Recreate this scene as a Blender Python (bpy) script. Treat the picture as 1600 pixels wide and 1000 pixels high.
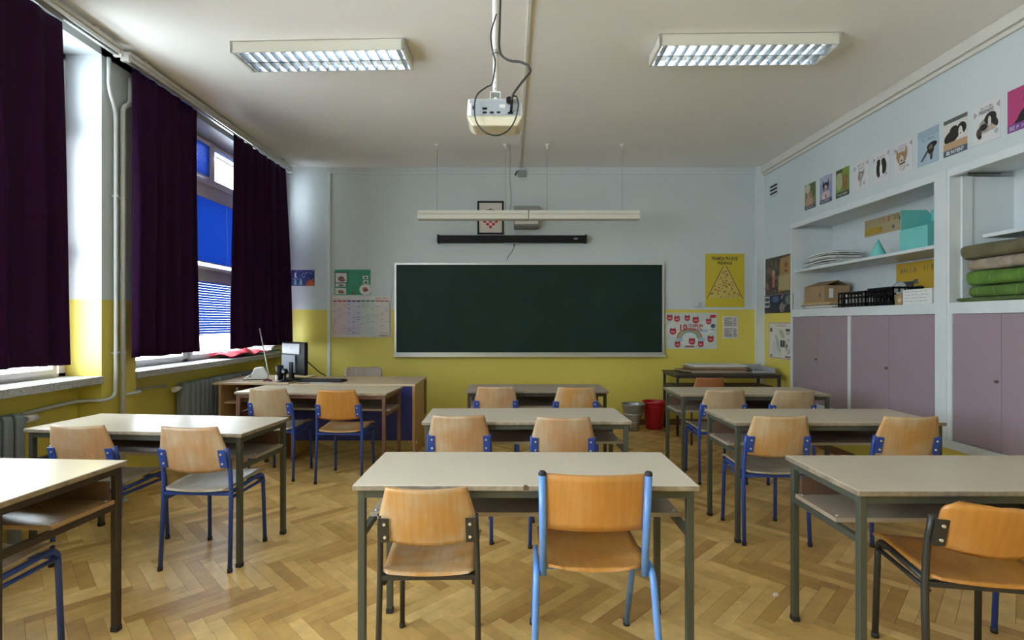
import bpy, math, random
from mathutils import Vector, Matrix
PI = math.pi
R = math.radians
random.seed(11)
scene = bpy.context.scene
for o in list(bpy.data.objects):
    bpy.data.objects.remove(o)
COL = scene.collection

# ------------------------------------------------------------------ camera
cam_d = bpy.data.cameras.new('camera')
cam = bpy.data.objects.new('camera', cam_d)
COL.objects.link(cam)
cam.location = (0, 0, 1.35)
cam.rotation_euler = (R(90), 0, 0)
cam_d.sensor_width = 36
cam_d.lens = 803 / 1600 * 36
cam_d.shift_x = 0.0019
cam_d.shift_y = 0.0019
cam_d.clip_start = 0.05
scene.camera = cam

# ------------------------------------------------------------------ sky and exposure
world = bpy.data.worlds.new('overcast_sky')
scene.world = world
world.use_nodes = True
bg = world.node_tree.nodes['Background']
bg.inputs[0].default_value = (0.86, 0.93, 1.0, 1)
bg.inputs[1].default_value = 14.0
scene.view_settings.view_transform = 'Standard'
scene.view_settings.look = 'None'
scene.view_settings.gamma = 1
scene.view_settings.use_curve_mapping = False
scene.view_settings.exposure = 0.76
TUBE_STRENGTH = 3.0
scene.cycles.sample_clamp_indirect = 8
scene.cycles.max_bounces = 10
scene.cycles.diffuse_bounces = 6
scene.cycles.caustics_reflective = False
scene.cycles.caustics_refractive = False

# room: X across (window wall negative), Y towards the blackboard, Z up
XL, XR, YB, YN, H = -2.95, 3.32, 6.75, -2.2, 3.38
XGLASS = -3.24
WINDOWS = [(-1.75, 0.85), (1.1, 3.71), (4.05, 6.62)]
ZSILL, ZLINT = 0.96, 3.28

def portal(y0, y1):
    l = bpy.data.lights.new('window_daylight', 'AREA')
    l.shape = 'RECTANGLE'
    l.size = y1 - y0
    l.size_y = ZLINT - ZSILL
    l.cycles.is_portal = True
    o = bpy.data.objects.new('window_daylight', l)
    COL.objects.link(o)
    o.location = (XGLASS - 0.12, (y0 + y1) / 2, (ZSILL + ZLINT) / 2)
    o.rotation_euler = (R(90), 0, R(-90))
for w_ in WINDOWS:
    portal(*w_)

# ------------------------------------------------------------------ materials
MATS = {}
def nt_mat(name):
    m = bpy.data.materials.new(name)
    m.use_nodes = True
    nt = m.node_tree
    return m, nt, nt.nodes['Principled BSDF']

def mat(name, col, rough=0.5, metal=0.0, spec=0.5, var=0.0, scale=6.0, bump=0.0, bscale=40.0, stretch=None, objcol=False):
    if name in MATS:
        return MATS[name]
    m, nt, p = nt_mat(name)
    N, L = nt.nodes, nt.links
    p.inputs['Roughness'].default_value = rough
    p.inputs['Metallic'].default_value = metal
    p.inputs['Specular IOR Level'].default_value = spec
    p.inputs['Base Color'].default_value = (*col, 1)
    if var or bump or objcol:
        tc = N.new('ShaderNodeTexCoord')
        mp = N.new('ShaderNodeMapping')
        L.new(tc.outputs['Object'], mp.inputs[0])
        if stretch:
            mp.inputs['Scale'].default_value = stretch
        src = None
        if var:
            no = N.new('ShaderNodeTexNoise')
            no.inputs['Scale'].default_value = scale
            no.inputs['Detail'].default_value = 5
            L.new(mp.outputs[0], no.inputs['Vector'])
            r = N.new('ShaderNodeValToRGB')
            r.color_ramp.elements[0].position = 0.3
            r.color_ramp.elements[1].position = 0.7
            r.color_ramp.elements[0].color = (*[c * (1 - var) for c in col], 1)
            r.color_ramp.elements[1].color = (*[min(1, c * (1 + var * .6)) for c in col], 1)
            L.new(no.outputs[0], r.inputs[0])
            src = r.outputs[0]
        if objcol:
            oi = N.new('ShaderNodeObjectInfo')
            mx = N.new('ShaderNodeMix')
            mx.data_type = 'RGBA'
            mx.blend_type = 'MULTIPLY'
            mx.inputs[0].default_value = 1
            if src:
                L.new(src, mx.inputs[6])
            else:
                mx.inputs[6].default_value = (*col, 1)
            L.new(oi.outputs['Color'], mx.inputs[7])
            src = mx.outputs[2]
        if src:
            L.new(src, p.inputs['Base Color'])
        if bump:
            nb = N.new('ShaderNodeTexNoise')
            nb.inputs['Scale'].default_value = bscale
            L.new(mp.outputs[0], nb.inputs['Vector'])
            b = N.new('ShaderNodeBump')
            b.inputs['Strength'].default_value = bump
            b.inputs['Distance'].default_value = 0.01
            L.new(nb.outputs[0], b.inputs['Height'])
            L.new(b.outputs[0], p.inputs['Normal'])
    MATS[name] = m
    return m

def wall_mat():
    m, nt, p = nt_mat('two_tone_wall_paint')
    N, L = nt.nodes, nt.links
    g = N.new('ShaderNodeNewGeometry')
    sp = N.new('ShaderNodeSeparateXYZ')
    L.new(g.outputs['Position'], sp.inputs[0])
    gt = N.new('ShaderNodeMath')
    gt.operation = 'GREATER_THAN'
    gt.inputs[1].default_value = 1.512
    L.new(sp.outputs[2], gt.inputs[0])
    no = N.new('ShaderNodeTexNoise')
    no.inputs['Scale'].default_value = 1.3
    no.inputs['Detail'].default_value = 6
    L.new(g.outputs['Position'], no.inputs['Vector'])
    def ramp(a, b):
        r = N.new('ShaderNodeValToRGB')
        r.color_ramp.elements[0].position = 0.35
        r.color_ramp.elements[1].position = 0.65
        r.color_ramp.elements[0].color = (*a, 1)
        r.color_ramp.elements[1].color = (*b, 1)
        L.new(no.outputs[0], r.inputs[0])
        return r
    lo = ramp((0.62, 0.525, 0.095), (0.66, 0.555, 0.105))
    hi = ramp((0.51, 0.57, 0.595), (0.545, 0.60, 0.625))
    mx = N.new('ShaderNodeMix')
    mx.data_type = 'RGBA'
    L.new(gt.outputs[0], mx.inputs[0])
    L.new(lo.outputs[0], mx.inputs[6])
    L.new(hi.outputs[0], mx.inputs[7])
    L.new(mx.outputs[2], p.inputs['Base Color'])
    p.inputs['Roughness'].default_value = 0.45
    nb = N.new('ShaderNodeTexNoise')
    nb.inputs['Scale'].default_value = 30
    L.new(g.outputs['Position'], nb.inputs['Vector'])
    b = N.new('ShaderNodeBump')
    b.inputs['Strength'].default_value = 0.06
    b.inputs['Distance'].default_value = 0.01
    L.new(nb.outputs[0], b.inputs['Height'])
    L.new(b.outputs[0], p.inputs['Normal'])
    return m

def plank_mat(name, island):
    m, nt, p = nt_mat(name)
    N, L = nt.nodes, nt.links
    if island:
        g = N.new('ShaderNodeNewGeometry')
        rnd = g.outputs['Random Per Island']
    else:
        g = N.new('ShaderNodeObjectInfo')
        rnd = g.outputs['Random']
    r = N.new('ShaderNodeValToRGB')
    cr = r.color_ramp
    cr.elements[0].color = (0.46, 0.26, 0.075, 1)
    cr.elements[1].color = (0.80, 0.545, 0.21, 1)
    e = cr.elements.new(0.35)
    e.color = (0.61, 0.38, 0.12, 1)
    e = cr.elements.new(0.7)
    e.color = (0.71, 0.465, 0.165, 1)
    L.new(rnd, r.inputs[0])
    ge = N.new('ShaderNodeNewGeometry')
    # grain: noise drawn out along both plank directions, picked per plank by its own tint
    no = N.new('ShaderNodeTexNoise')
    no.inputs['Scale'].default_value = 9
    no.inputs['Detail'].default_value = 6
    no.inputs['Roughness'].default_value = 0.65
    L.new(ge.outputs['Position'], no.inputs['Vector'])
    n2 = N.new('ShaderNodeTexNoise')
    n2.inputs['Scale'].default_value = 70
    n2.inputs['Detail'].default_value = 3
    L.new(ge.outputs['Position'], n2.inputs['Vector'])
    mr = N.new('ShaderNodeMapRange')
    mr.inputs[1].default_value = 0.3
    mr.inputs[2].default_value = 0.7
    mr.inputs[3].default_value = 0.78
    mr.inputs[4].default_value = 1.12
    L.new(no.outputs[0], mr.inputs[0])
    mx = N.new('ShaderNodeMix')
    mx.data_type = 'RGBA'
    mx.blend_type = 'MULTIPLY'
    mx.inputs[0].default_value = 1
    L.new(r.outputs[0], mx.inputs[6])
    L.new(mr.outputs[0], mx.inputs[7])
    L.new(mx.outputs[2], p.inputs['Base Color'])
    mr2 = N.new('ShaderNodeMapRange')
    mr2.inputs[3].default_value = 0.26
    mr2.inputs[4].default_value = 0.46
    L.new(n2.outputs[0], mr2.inputs[0])
    L.new(mr2.outputs[0], p.inputs['Roughness'])
    return m

def ply_mat(name, fresh, worn, rough=0.42):
    """lacquered plywood; the lacquer is worn pale in patches that differ from chair to chair"""
    m, nt, p = nt_mat(name)
    N, L = nt.nodes, nt.links
    tc = N.new('ShaderNodeTexCoord')
    oi = N.new('ShaderNodeObjectInfo')
    add = N.new('ShaderNodeVectorMath')
    add.operation = 'ADD'
    mul = N.new('ShaderNodeVectorMath')
    mul.operation = 'SCALE'
    mul.inputs[0].default_value = (7.3, 5.1, 3.7)
    L.new(oi.outputs['Random'], mul.inputs['Scale'])
    L.new(tc.outputs['Object'], add.inputs[0])
    L.new(mul.outputs[0], add.inputs[1])
    mp = N.new('ShaderNodeMapping')
    mp.inputs['Scale'].default_value = (60, 9, 5)
    L.new(add.outputs[0], mp.inputs[0])
    gr = N.new('ShaderNodeTexNoise')
    gr.inputs['Scale'].default_value = 1
    gr.inputs['Detail'].default_value = 4
    L.new(mp.outputs[0], gr.inputs['Vector'])
    we = N.new('ShaderNodeTexNoise')
    we.inputs['Scale'].default_value = 6
    we.inputs['Detail'].default_value = 5
    L.new(add.outputs[0], we.inputs['Vector'])
    r = N.new('ShaderNodeValToRGB')
    r.color_ramp.elements[0].position = 0.4
    r.color_ramp.elements[1].position = 0.62
    r.color_ramp.elements[0].color = (*fresh, 1)
    r.color_ramp.elements[1].color = (*worn, 1)
    L.new(we.outputs[0], r.inputs[0])
    mr = N.new('ShaderNodeMapRange')
    mr.inputs[1].default_value = 0.25
    mr.inputs[2].default_value = 0.75
    mr.inputs[3].default_value = 0.86
    mr.inputs[4].default_value = 1.1
    L.new(gr.outputs[0], mr.inputs[0])
    mx = N.new('ShaderNodeMix')
    mx.data_type = 'RGBA'
    mx.blend_type = 'MULTIPLY'
    mx.inputs[0].default_value = 1
    L.new(r.outputs[0], mx.inputs[6])
    L.new(mr.outputs[0], mx.inputs[7])
    L.new(mx.outputs[2], p.inputs['Base Color'])
    p.inputs['Roughness'].default_value = rough
    MATS[name] = m
    return m

def emit_mat(name, col, strength):
    m = bpy.data.materials.new(name)
    m.use_nodes = True
    nt = m.node_tree
    nt.nodes.remove(nt.nodes['Principled BSDF'])
    e = nt.nodes.new('ShaderNodeEmission')
    e.inputs[0].default_value = (*col, 1)
    e.inputs[1].default_value = strength
    nt.links.new(e.outputs[0], nt.nodes['Material Output'].inputs[0])
    return m

def translucent_mat(name, col, tcol, fac, rough=0.7):
    m, nt, p = nt_mat(name)
    N, L = nt.nodes, nt.links
    p.inputs['Base Color'].default_value = (*col, 1)
    p.inputs['Roughness'].default_value = rough
    p.inputs['Specular IOR Level'].default_value = 0.12
    t = N.new('ShaderNodeBsdfTranslucent')
    t.inputs[0].default_value = (*tcol, 1)
    mx = N.new('ShaderNodeMixShader')
    mx.inputs[0].default_value = fac
    L.new(p.outputs[0], mx.inputs[1])
    L.new(t.outputs[0], mx.inputs[2])
    L.new(mx.outputs[0], N['Material Output'].inputs[0])
    MATS[name] = m
    return m

def glass_mat():
    m, nt, p = nt_mat('window_glass')
    N, L = nt.nodes, nt.links
    t = N.new('ShaderNodeBsdfTransparent')
    t.inputs[0].default_value = (0.93, 0.96, 0.96, 1)
    g = N.new('ShaderNodeBsdfGlossy')
    g.inputs['Roughness'].default_value = 0.02
    fr = N.new('ShaderNodeLayerWeight')
    fr.inputs[0].default_value = 0.5
    pw = N.new('ShaderNodeMath')
    pw.operation = 'POWER'
    pw.inputs[1].default_value = 5
    L.new(fr.outputs['Facing'], pw.inputs[0])
    ma = N.new('ShaderNodeMath')
    ma.operation = 'MULTIPLY_ADD'
    ma.inputs[1].default_value = 0.92
    ma.inputs[2].default_value = 0.04
    L.new(pw.outputs[0], ma.inputs[0])
    mx = N.new('ShaderNodeMixShader')
    L.new(ma.outputs[0], mx.inputs[0])
    L.new(t.outputs[0], mx.inputs[1])
    L.new(g.outputs[0], mx.inputs[2])
    L.new(mx.outputs[0], N['Material Output'].inputs[0])
    return m

def print_mat():
    m, nt, p = nt_mat('print_ink')
    a = nt.nodes.new('ShaderNodeAttribute')
    a.attribute_name = 'ink'
    nt.links.new(a.outputs['Color'], p.inputs['Base Color'])
    p.inputs['Roughness'].default_value = 0.5
    return m

M_WALL = wall_mat()
M_CEIL = mat('ceiling_paint', (0.83, 0.815, 0.80), 0.8, var=0.04, scale=0.9, bump=0.05, bscale=20)
M_WHITEPAINT = mat('white_gloss_paint', (0.60, 0.645, 0.67), 0.4, var=0.05, scale=5)
M_REVEAL = M_WALL
M_PLANK = plank_mat('oak_plank', False)
M_PLANKS = plank_mat('oak_plank_field', True)
M_SUB = mat('floor_bitumen', (0.05, 0.03, 0.015), 0.9)
M_SKIRT = mat('skirting_wood', (0.17, 0.085, 0.035), 0.5, var=0.2, scale=8)
M_CURTAIN = translucent_mat('purple_curtain_cloth', (0.024, 0.0045, 0.030), (0.10, 0.006, 0.08), 0.08, 0.85)
M_SILL = mat('terrazzo', (0.40, 0.41, 0.42), 0.35, var=0.55, scale=140)
M_FRAME = mat('window_frame_paint', (0.70, 0.66, 0.66), 0.4)
M_GLASS = glass_mat()
M_BLIND = translucent_mat('blue_slat', (0.03, 0.10, 0.36), (0.07, 0.20, 0.56), 0.3, 0.5)
M_RAIL = mat('curtain_rail_metal', (0.52, 0.51, 0.48), 0.4)
M_PIPE = mat('pipe_paint', (0.52, 0.55, 0.55), 0.3)
M_RADI = mat('radiator_enamel', (0.23, 0.27, 0.29), 0.4)
M_DESKTOP = mat('beige_laminate', (0.62, 0.545, 0.435), 0.32, var=0.05, scale=3, objcol=True)
M_EDGE = mat('desk_edge_band', (0.30, 0.25, 0.19), 0.55, var=0.4, scale=22, objcol=True)
M_SHELF = mat('desk_shelf_board', (0.36, 0.29, 0.22), 0.4, var=0.1, scale=4)
M_SHELFDARK = mat('desk_back_board', (0.13, 0.075, 0.05), 0.5, var=0.15, scale=4)
M_GREENFRAME = mat('olive_frame_paint', (0.058, 0.064, 0.050), 0.45)
M_BROWNFRAME = mat('brown_frame_paint', (0.16, 0.07, 0.045), 0.45)
M_DARKFRAME = mat('dark_brown_frame_paint', (0.032, 0.023, 0.018), 0.45)
M_BLUE = mat('blue_frame_paint', (0.022, 0.06, 0.30), 0.4)
M_LBLUE = mat('light_blue_tube_paint', (0.12, 0.27, 0.66), 0.28)
M_BLACKFRAME = mat('black_frame_paint', (0.028, 0.027, 0.025), 0.45)
M_BOLT = mat('bolt_steel', (0.75, 0.75, 0.74), 0.3, metal=0.8)
M_CAP = mat('rubber_cap', (0.02, 0.02, 0.025), 0.7)
M_PLYPALE = ply_mat('pale_worn_plywood', (0.44, 0.245, 0.115), (0.47, 0.345, 0.225))
M_PLYOLIVE = ply_mat('dull_worn_plywood', (0.38, 0.26, 0.15), (0.43, 0.33, 0.215))
M_PLYORANGE = ply_mat('orange_plywood', (0.47, 0.20, 0.038), (0.49, 0.24, 0.07))
M_PLYMIX = ply_mat('half_worn_plywood', (0.48, 0.25, 0.08), (0.50, 0.355, 0.21))
M_PLYRED = ply_mat('reddish_plywood', (0.33, 0.11, 0.035), (0.36, 0.14, 0.05))
M_PLYGREY = ply_mat('grey_brown_plywood', (0.33, 0.26, 0.20), (0.37, 0.30, 0.24))
M_SEATGREY = ply_mat('grey_worn_seat', (0.33, 0.27, 0.19), (0.42, 0.37, 0.29))
M_TEACHTOP = mat('light_wood_laminate', (0.60, 0.45, 0.30), 0.35, var=0.07, scale=3, stretch=(1, 6, 6))
M_TEACHSIDE = mat('wood_side_laminate', (0.50, 0.31, 0.14), 0.4, var=0.08, scale=3, stretch=(6, 6, 1))
M_NAVY = mat('navy_panel', (0.012, 0.018, 0.16), 0.45)
M_BOARD = mat('green_chalkboard', (0.012, 0.030, 0.025), 0.55, spec=0.18, var=0.22, scale=1.6)
M_ALU = mat('aluminium', (0.60, 0.60, 0.59), 0.35, metal=0.6)
M_LILAC = mat('lilac_door_paint', (0.29, 0.222, 0.262), 0.4, var=0.05, scale=2)
M_WHITE = mat('white_plastic', (0.78, 0.78, 0.77), 0.4)
M_IVORY = mat('ivory_plastic', (0.66, 0.62, 0.48), 0.4)
M_CREAM = mat('cream_enamel', (0.66, 0.645, 0.575), 0.4)
M_GREYPL = mat('grey_plastic', (0.34, 0.38, 0.44), 0.45)
M_MIDGREY = mat('mid_grey_plastic', (0.25, 0.25, 0.24), 0.5)
M_BLACK = mat('black_plastic', (0.006, 0.006, 0.008), 0.45, spec=0.25)
M_CABLE = mat('black_cable', (0.025, 0.025, 0.025), 0.5)
M_WIRE = mat('thin_grey_wire', (0.25, 0.25, 0.24), 0.5)
M_TUBE = emit_mat('fluorescent_tube', (0.86, 0.95, 1.0), TUBE_STRENGTH)
M_LOUVRE = mat('polished_louvre', (0.62, 0.66, 0.70), 0.28, metal=1.0)
M_RED = mat('red_plastic', (0.42, 0.008, 0.018), 0.35)
M_REDCLOTH = mat('red_cloth', (0.55, 0.01, 0.03), 0.8)
M_PAIL = mat('galvanised_steel', (0.38, 0.40, 0.41), 0.38, metal=0.7, var=0.25, scale=12)
M_CARD = mat('cardboard', (0.33, 0.215, 0.12), 0.8, var=0.1, scale=5)
M_PAPER = mat('paper', (0.66, 0.66, 0.65), 0.8)
M_NEWS = mat('newsprint', (0.42, 0.42, 0.41), 0.85, var=0.4, scale=30)
M_TURQ = mat('turquoise_card', (0.16, 0.52, 0.50), 0.6)
M_YELLOWCARD = mat('yellow_card', (0.55, 0.33, 0.03), 0.6)
M_PRINT = print_mat()

# ------------------------------------------------------------------ mesh builder
class MB:
    def __init__(s):
        s.v, s.f, s.mi, s.sm = [], [], [], []
    def face(s, idx, m=0, smooth=False):
        s.f.append(idx); s.mi.append(m); s.sm.append(smooth)
    def box(s, x0, x1, y0, y1, z0, z1, m=0, M=None):
        b = len(s.v)
        for z in (z0, z1):
            for (x, y) in ((x0, y0), (x1, y0), (x1, y1), (x0, y1)):
                p = Vector((x, y, z))
                s.v.append(tuple(M @ p) if M else tuple(p))
        for q in ((3, 2, 1, 0), (4, 5, 6, 7), (0, 1, 5, 4), (1, 2, 6, 5), (2, 3, 7, 6), (3, 0, 4, 7)):
            s.face([b + i for i in q], m)
        return s
    def beam(s, p0, p1, a, b_, m=0, up=(0, 0, 1)):
        """rectangular bar from p0 to p1, a wide across, b_ tall along up"""
        p0, p1 = Vector(p0), Vector(p1)
        d = (p1 - p0).normalized()
        u = Vector(up)
        x = d.cross(u)
        if x.length < 1e-4:
            x = d.cross(Vector((0, 1, 0)))
        x.normalize()
        u = x.cross(d).normalized()
        b = len(s.v)
        for p in (p0, p1):
            for (i, j) in ((-1, -1), (1, -1), (1, 1), (-1, 1)):
                s.v.append(tuple(p + x * i * a / 2 + u * j * b_ / 2))
        for q in ((0, 1, 2, 3), (7, 6, 5, 4), (0, 4, 5, 1), (1, 5, 6, 2), (2, 6, 7, 3), (3, 7, 4, 0)):
            s.face([b + i for i in q], m)
        return s
    def tube(s, pts, r, n=10, m=0, bend=0.0, closed=False):
        P = [Vector(p) for p in pts]
        if bend and len(P) > 2:
            Q = [P[0]]
            for i in range(1, len(P) - 1):
                a, c = P[i - 1] - P[i], P[i + 1] - P[i]
                k = min(bend, a.length * .49, c.length * .49)
                A, C = P[i] + a.normalized() * k, P[i] + c.normalized() * k
                for t in range(6):
                    t /= 5
                    Q.append(A * (1 - t) ** 2 + P[i] * 2 * t * (1 - t) + C * t * t)
            Q.append(P[-1])
            P = Q
        b = len(s.v)
        N = len(P)
        prev = None
        for i, p in enumerate(P):
            d = (P[min(i + 1, N - 1)] - P[max(i - 1, 0)]).normalized()
            if prev is None:
                x = d.cross(Vector((0.31, 0.17, 0.93)))
                if x.length < 1e-3:
                    x = d.cross(Vector((1, 0, 0)))
            else:
                x = prev - d * prev.dot(d)
            x.normalize()
            prev = x
            y = d.cross(x)
            rr = r[i] if isinstance(r, (list, tuple)) else r
            for k in range(n):
                a = 2 * PI * k / n
                s.v.append(tuple(p + x * math.cos(a) * rr + y * math.sin(a) * rr))
        for i in range(N - 1):
            for k in range(n):
                k2 = (k + 1) % n
                s.face([b + i * n + k, b + i * n + k2, b + (i + 1) * n + k2, b + (i + 1) * n + k], m, True)
        s.face([b + k for k in range(n)][::-1], m)
        s.face([b + (N - 1) * n + k for k in range(n)], m)
        return s
    def lathe(s, prof, n=28, m=0, c=(0, 0, 0), smooth=True):
        b = len(s.v)
        for (r, z) in prof:
            for k in range(n):
                a = 2 * PI * k / n
                s.v.append((c[0] + r * math.cos(a), c[1] + r * math.sin(a), c[2] + z))
        for i in range(len(prof) - 1):
            for k in range(n):
                k2 = (k + 1) % n
                s.face([b + i * n + k, b + i * n + k2, b + (i + 1) * n + k2, b + (i + 1) * n + k], m, smooth)
        if prof[0][0] > 1e-5:
            s.face([b + k for k in range(n)][::-1], m)
        if prof[-1][0] > 1e-5:
            s.face([b + (len(prof) - 1) * n + k for k in range(n)], m)
        return s
    def prism(s, poly, y0, y1, m=0, M=None):
        """polygon in the x-z plane extruded along y"""
        b = len(s.v)
        n = len(poly)
        for y in (y0, y1):
            for (x, z) in poly:
                p = Vector((x, y, z))
                s.v.append(tuple(M @ p) if M else tuple(p))
        s.face([b + i for i in range(n)], m)
        s.face([b + n + i for i in range(n)][::-1], m)
        for i in range(n):
            j = (i + 1) % n
            s.face([b + j, b + i, b + n + i, b + n + j], m)
        return s
    def sheet(s, fn, nu, nv, th, m=0, m_edge=None):
        """a curved sheet fn(u,v) of thickness th"""
        me = m if m_edge is None else m_edge
        e = 1e-3
        b = len(s.v)
        top, bot = [], []
        for j in range(nv + 1):
            for i in range(nu + 1):
                u, v = i / nu, j / nv
                p = Vector(fn(u, v))
                du = Vector(fn(min(1, u + e), v)) - Vector(fn(max(0, u - e), v))
                dv = Vector(fn(u, min(1, v + e))) - Vector(fn(u, max(0, v - e)))
                n = du.cross(dv)
                n = n.normalized() if n.length > 1e-12 else Vector((0, 0, 1))
                top.append(tuple(p + n * th / 2)); bot.append(tuple(p - n * th / 2))
        K = len(top)
        s.v += top + bot
        W = nu + 1
        for j in range(nv):
            for i in range(nu):
                a = b + j * W + i
                s.face([a, a + 1, a + W + 1, a + W], m, True)
                s.face([a + K + W, a + K + W + 1, a + K + 1, a + K], m, True)
        rim = [i for i in range(W)] + [j * W + nu for j in range(1, nv + 1)] + [nv * W + i for i in range(nu - 1, -1, -1)] + [j * W for j in range(nv - 1, 0, -1)]
        for k in range(len(rim)):
            p, q = rim[k], rim[(k + 1) % len(rim)]
            s.face([b + q, b + p, b + K + p, b + K + q], me)
        return s
    def mesh(s, name, mats):
        me = bpy.data.meshes.new(name)
        me.from_pydata(s.v, [], s.f)
        for mm in mats:
            me.materials.append(mm)
        me.polygons.foreach_set('material_index', s.mi)
        me.polygons.foreach_set('use_smooth', s.sm)
        me.update()
        return me
    def build(s, name, mats, parent=None, bevel=0.0, loc=(0, 0, 0), rz=0.0):
        if not isinstance(mats, (list, tuple)):
            mats = [mats]
        o = bpy.data.objects.new(name, s.mesh(name, mats))
        COL.objects.link(o)
        o.location = loc
        o.rotation_euler = (0, 0, rz)
        if parent:
            o.parent = parent
        if bevel:
            b = o.modifiers.new('soft_edge', 'BEVEL')
            b.width = bevel
            b.segments = 2
            b.limit_method = 'ANGLE'
        return o

def tag(o, label=None, cat=None, group=None, kind=None):
    if label: o['label'] = label
    if cat: o['category'] = cat
    if group: o['group'] = group
    if kind: o['kind'] = kind
    return o
def thing(name, label, cat, loc=(0, 0, 0), rz=0.0, group=None):
    o = bpy.data.objects.new(name, None)
    COL.objects.link(o)
    o.location = loc
    o.rotation_euler = (0, 0, rz)
    o.empty_display_size = 0.1
    return tag(o, label, cat, group)
def copy_tree(o, parent=None):
    c = o.copy()
    COL.objects.link(c)
    c.parent = parent
    for ch in o.children:
        copy_tree(ch, c)
    return c
def new_obj(name, me, parent=None, loc=(0, 0, 0), rot=(0, 0, 0)):
    o = bpy.data.objects.new(name, me)
    COL.objects.link(o)
    o.location = loc
    o.rotation_euler = rot
    o.parent = parent
    return o
def struct(name, mb, mats, label=None, bevel=0.0):
    return tag(mb.build(name, mats, bevel=bevel), label, kind='structure')

# ------------------------------------------------------------------ the room
fl = MB().box(-3.14, XR, YN, YB, -0.10, -0.012).build('floor', M_SUB)
tag(fl, 'oak herringbone parquet floor of the classroom', kind='structure')
LP, WP = 0.40, 0.064
def clip(poly, a, b, c):
    out = []
    for i in range(len(poly)):
        p, q = poly[i], poly[(i + 1) % len(poly)]
        dp, dq = a * p[0] + b * p[1] - c, a * q[0] + b * q[1] - c
        if dp <= 0: out.append(p)
        if (dp < 0 < dq) or (dq < 0 < dp):
            t = dp / (dp - dq)
            out.append((p[0] + (q[0] - p[0]) * t, p[1] + (q[1] - p[1]) * t))
    return out
cs = math.sqrt(.5)
planks = []
g_ = 0.0006
for i in range(-170, 170):
    for j in range(-30, 30):
        oa, ob = i * WP + j * LP, i * WP - j * LP
        for kind, (a0, b0, a1, b1) in enumerate(((0, 0, LP, WP), (0, WP, WP, WP + LP))):
            c4 = [(oa + a0 + g_, ob + b0 + g_), (oa + a1 - g_, ob + b0 + g_), (oa + a1 - g_, ob + b1 - g_), (oa + a0 + g_, ob + b1 - g_)]
            w4 = [((a + b) * cs, (b - a) * cs + 2.3) for a, b in c4]
            cxp, cyp = sum(p[0] for p in w4) / 4, sum(p[1] for p in w4) / 4
            if not (-3.5 < cxp < 3.7 and YN - .4 < cyp < YB + .4): continue
            poly = w4
            for pl in ((-1, 0, 3.12), (1, 0, XR), (0, -1, -YN), (0, 1, YB)):
                if poly: poly = clip(poly, *pl)
            if len(poly) < 3: continue
            whole = poly == w4
            planks.append((cyp, cxp, kind, whole, poly))
def sees(cx_, cy_):
    return cy_ > 2.22 and abs(803 * cx_ / cy_) < 790
near = sorted([p for p in planks if p[3] and sees(p[1], p[0])], key=lambda p: p[0])[:300]
near_ids = set(id(p) for p in near)
plank_me = [None, None]
for p in near:
    k = p[2]
    if plank_me[k] is None:
        b = MB()
        n = len(p[4])
        pts = [(x - p[1], y - p[0]) for x, y in p[4]]
        b.v = [(x, y, z) for z in (-0.012, 0) for x, y in pts]
        b.face([3, 2, 1, 0]); b.face([4, 5, 6, 7])
        for q in range(4): b.face([q, (q + 1) % 4, 4 + (q + 1) % 4, 4 + q])
        plank_me[k] = b.mesh('plank', [M_PLANK])
        plank_me[k].validate()
    new_obj('plank', plank_me[k], fl, (p[1], p[0], 0))
fb = MB()
for p in planks:
    if id(p) in near_ids: continue
    b0 = len(fb.v); n = len(p[4])
    fb.v += [(x, y, z) for z in (-0.012, 0) for x, y in p[4]]
    fb.face([b0 + n + i for i in range(n)])
    for i in range(n): fb.face([b0 + i, b0 + (i + 1) % n, b0 + n + (i + 1) % n, b0 + n + i])
tag(fb.build('plank_field', M_PLANKS, fl), kind='stuff')

struct('ceiling', MB().box(-3.4, 3.95, YN, YB + .15, H, H + .12), M_CEIL, 'off-white plaster ceiling')
struct('wall_back', MB().box(-3.4, 3.95, YB, YB + .15, -.1, H), M_WALL, 'blackboard wall painted pale blue above a yellow dado')
struct('wall_front', MB().box(-3.4, 3.95, YN - .15, YN, -.1, H), M_WALL, 'rear classroom wall with yellow dado')
# window wall: parapet recessed under the sills, piers, lintel
b = MB()
b.box(-3.40, -3.12, YN, YB, -.1, 0.91)
edges = [YN] + [e for w_ in WINDOWS for e in w_] + [YB]
for k in range(0, len(edges), 2):
    b.box(-3.40, XL, edges[k], edges[k + 1], -.1, H)
b.box(-3.40, XL, YN, YB, ZLINT, H)
struct('wall_left', b, M_WALL, 'window wall with piers and yellow dado')
# cupboard wall: open niches for the shelves
YC0, YC1 = 1.85, 6.05
b = MB()
b.box(XR, 3.95, YC1, YB, -.1, H)
b.box(XR, 3.95, YN, YC0, -.1, H)
b.box(XR, 3.95, YC0, YC1, 2.50, H)
b.box(XR, 3.95, YC0, YC1, -.1, 0.40)
b.box(3.80, 3.95, YC0, YC1, 0.40, 2.50)
struct('wall_right', b, M_WALL, 'pale blue wall above the built-in cupboards with yellow base')
struct('trim_1', MB().box(XR - .05, XR, YN, YB, 3.29, H).box(XR - .025, XR, YN, YB, 3.255, 3.29), mat('cornice_paint', (0.60, 0.58, 0.54), 0.6), 'plaster cornice along the cupboard wall', 0.008)
struct('trim_2', MB().box(3.215, XR, YB - .05, YB, 0, H), M_WHITEPAINT, 'narrow pale pilaster in the corner beside the map')
struct('trim_3', MB().box(XR - .035, XR, YC0, YC1, 0.40, 0.463), M_WHITEPAINT, 'white ledge under the lilac doors', 0.004)
struct('baseboard_back', MB().box(-2.95, 3.215, YB - .018, YB, 0, 0.075), M_SKIRT, 'brown wooden skirting under the blackboard')
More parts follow.
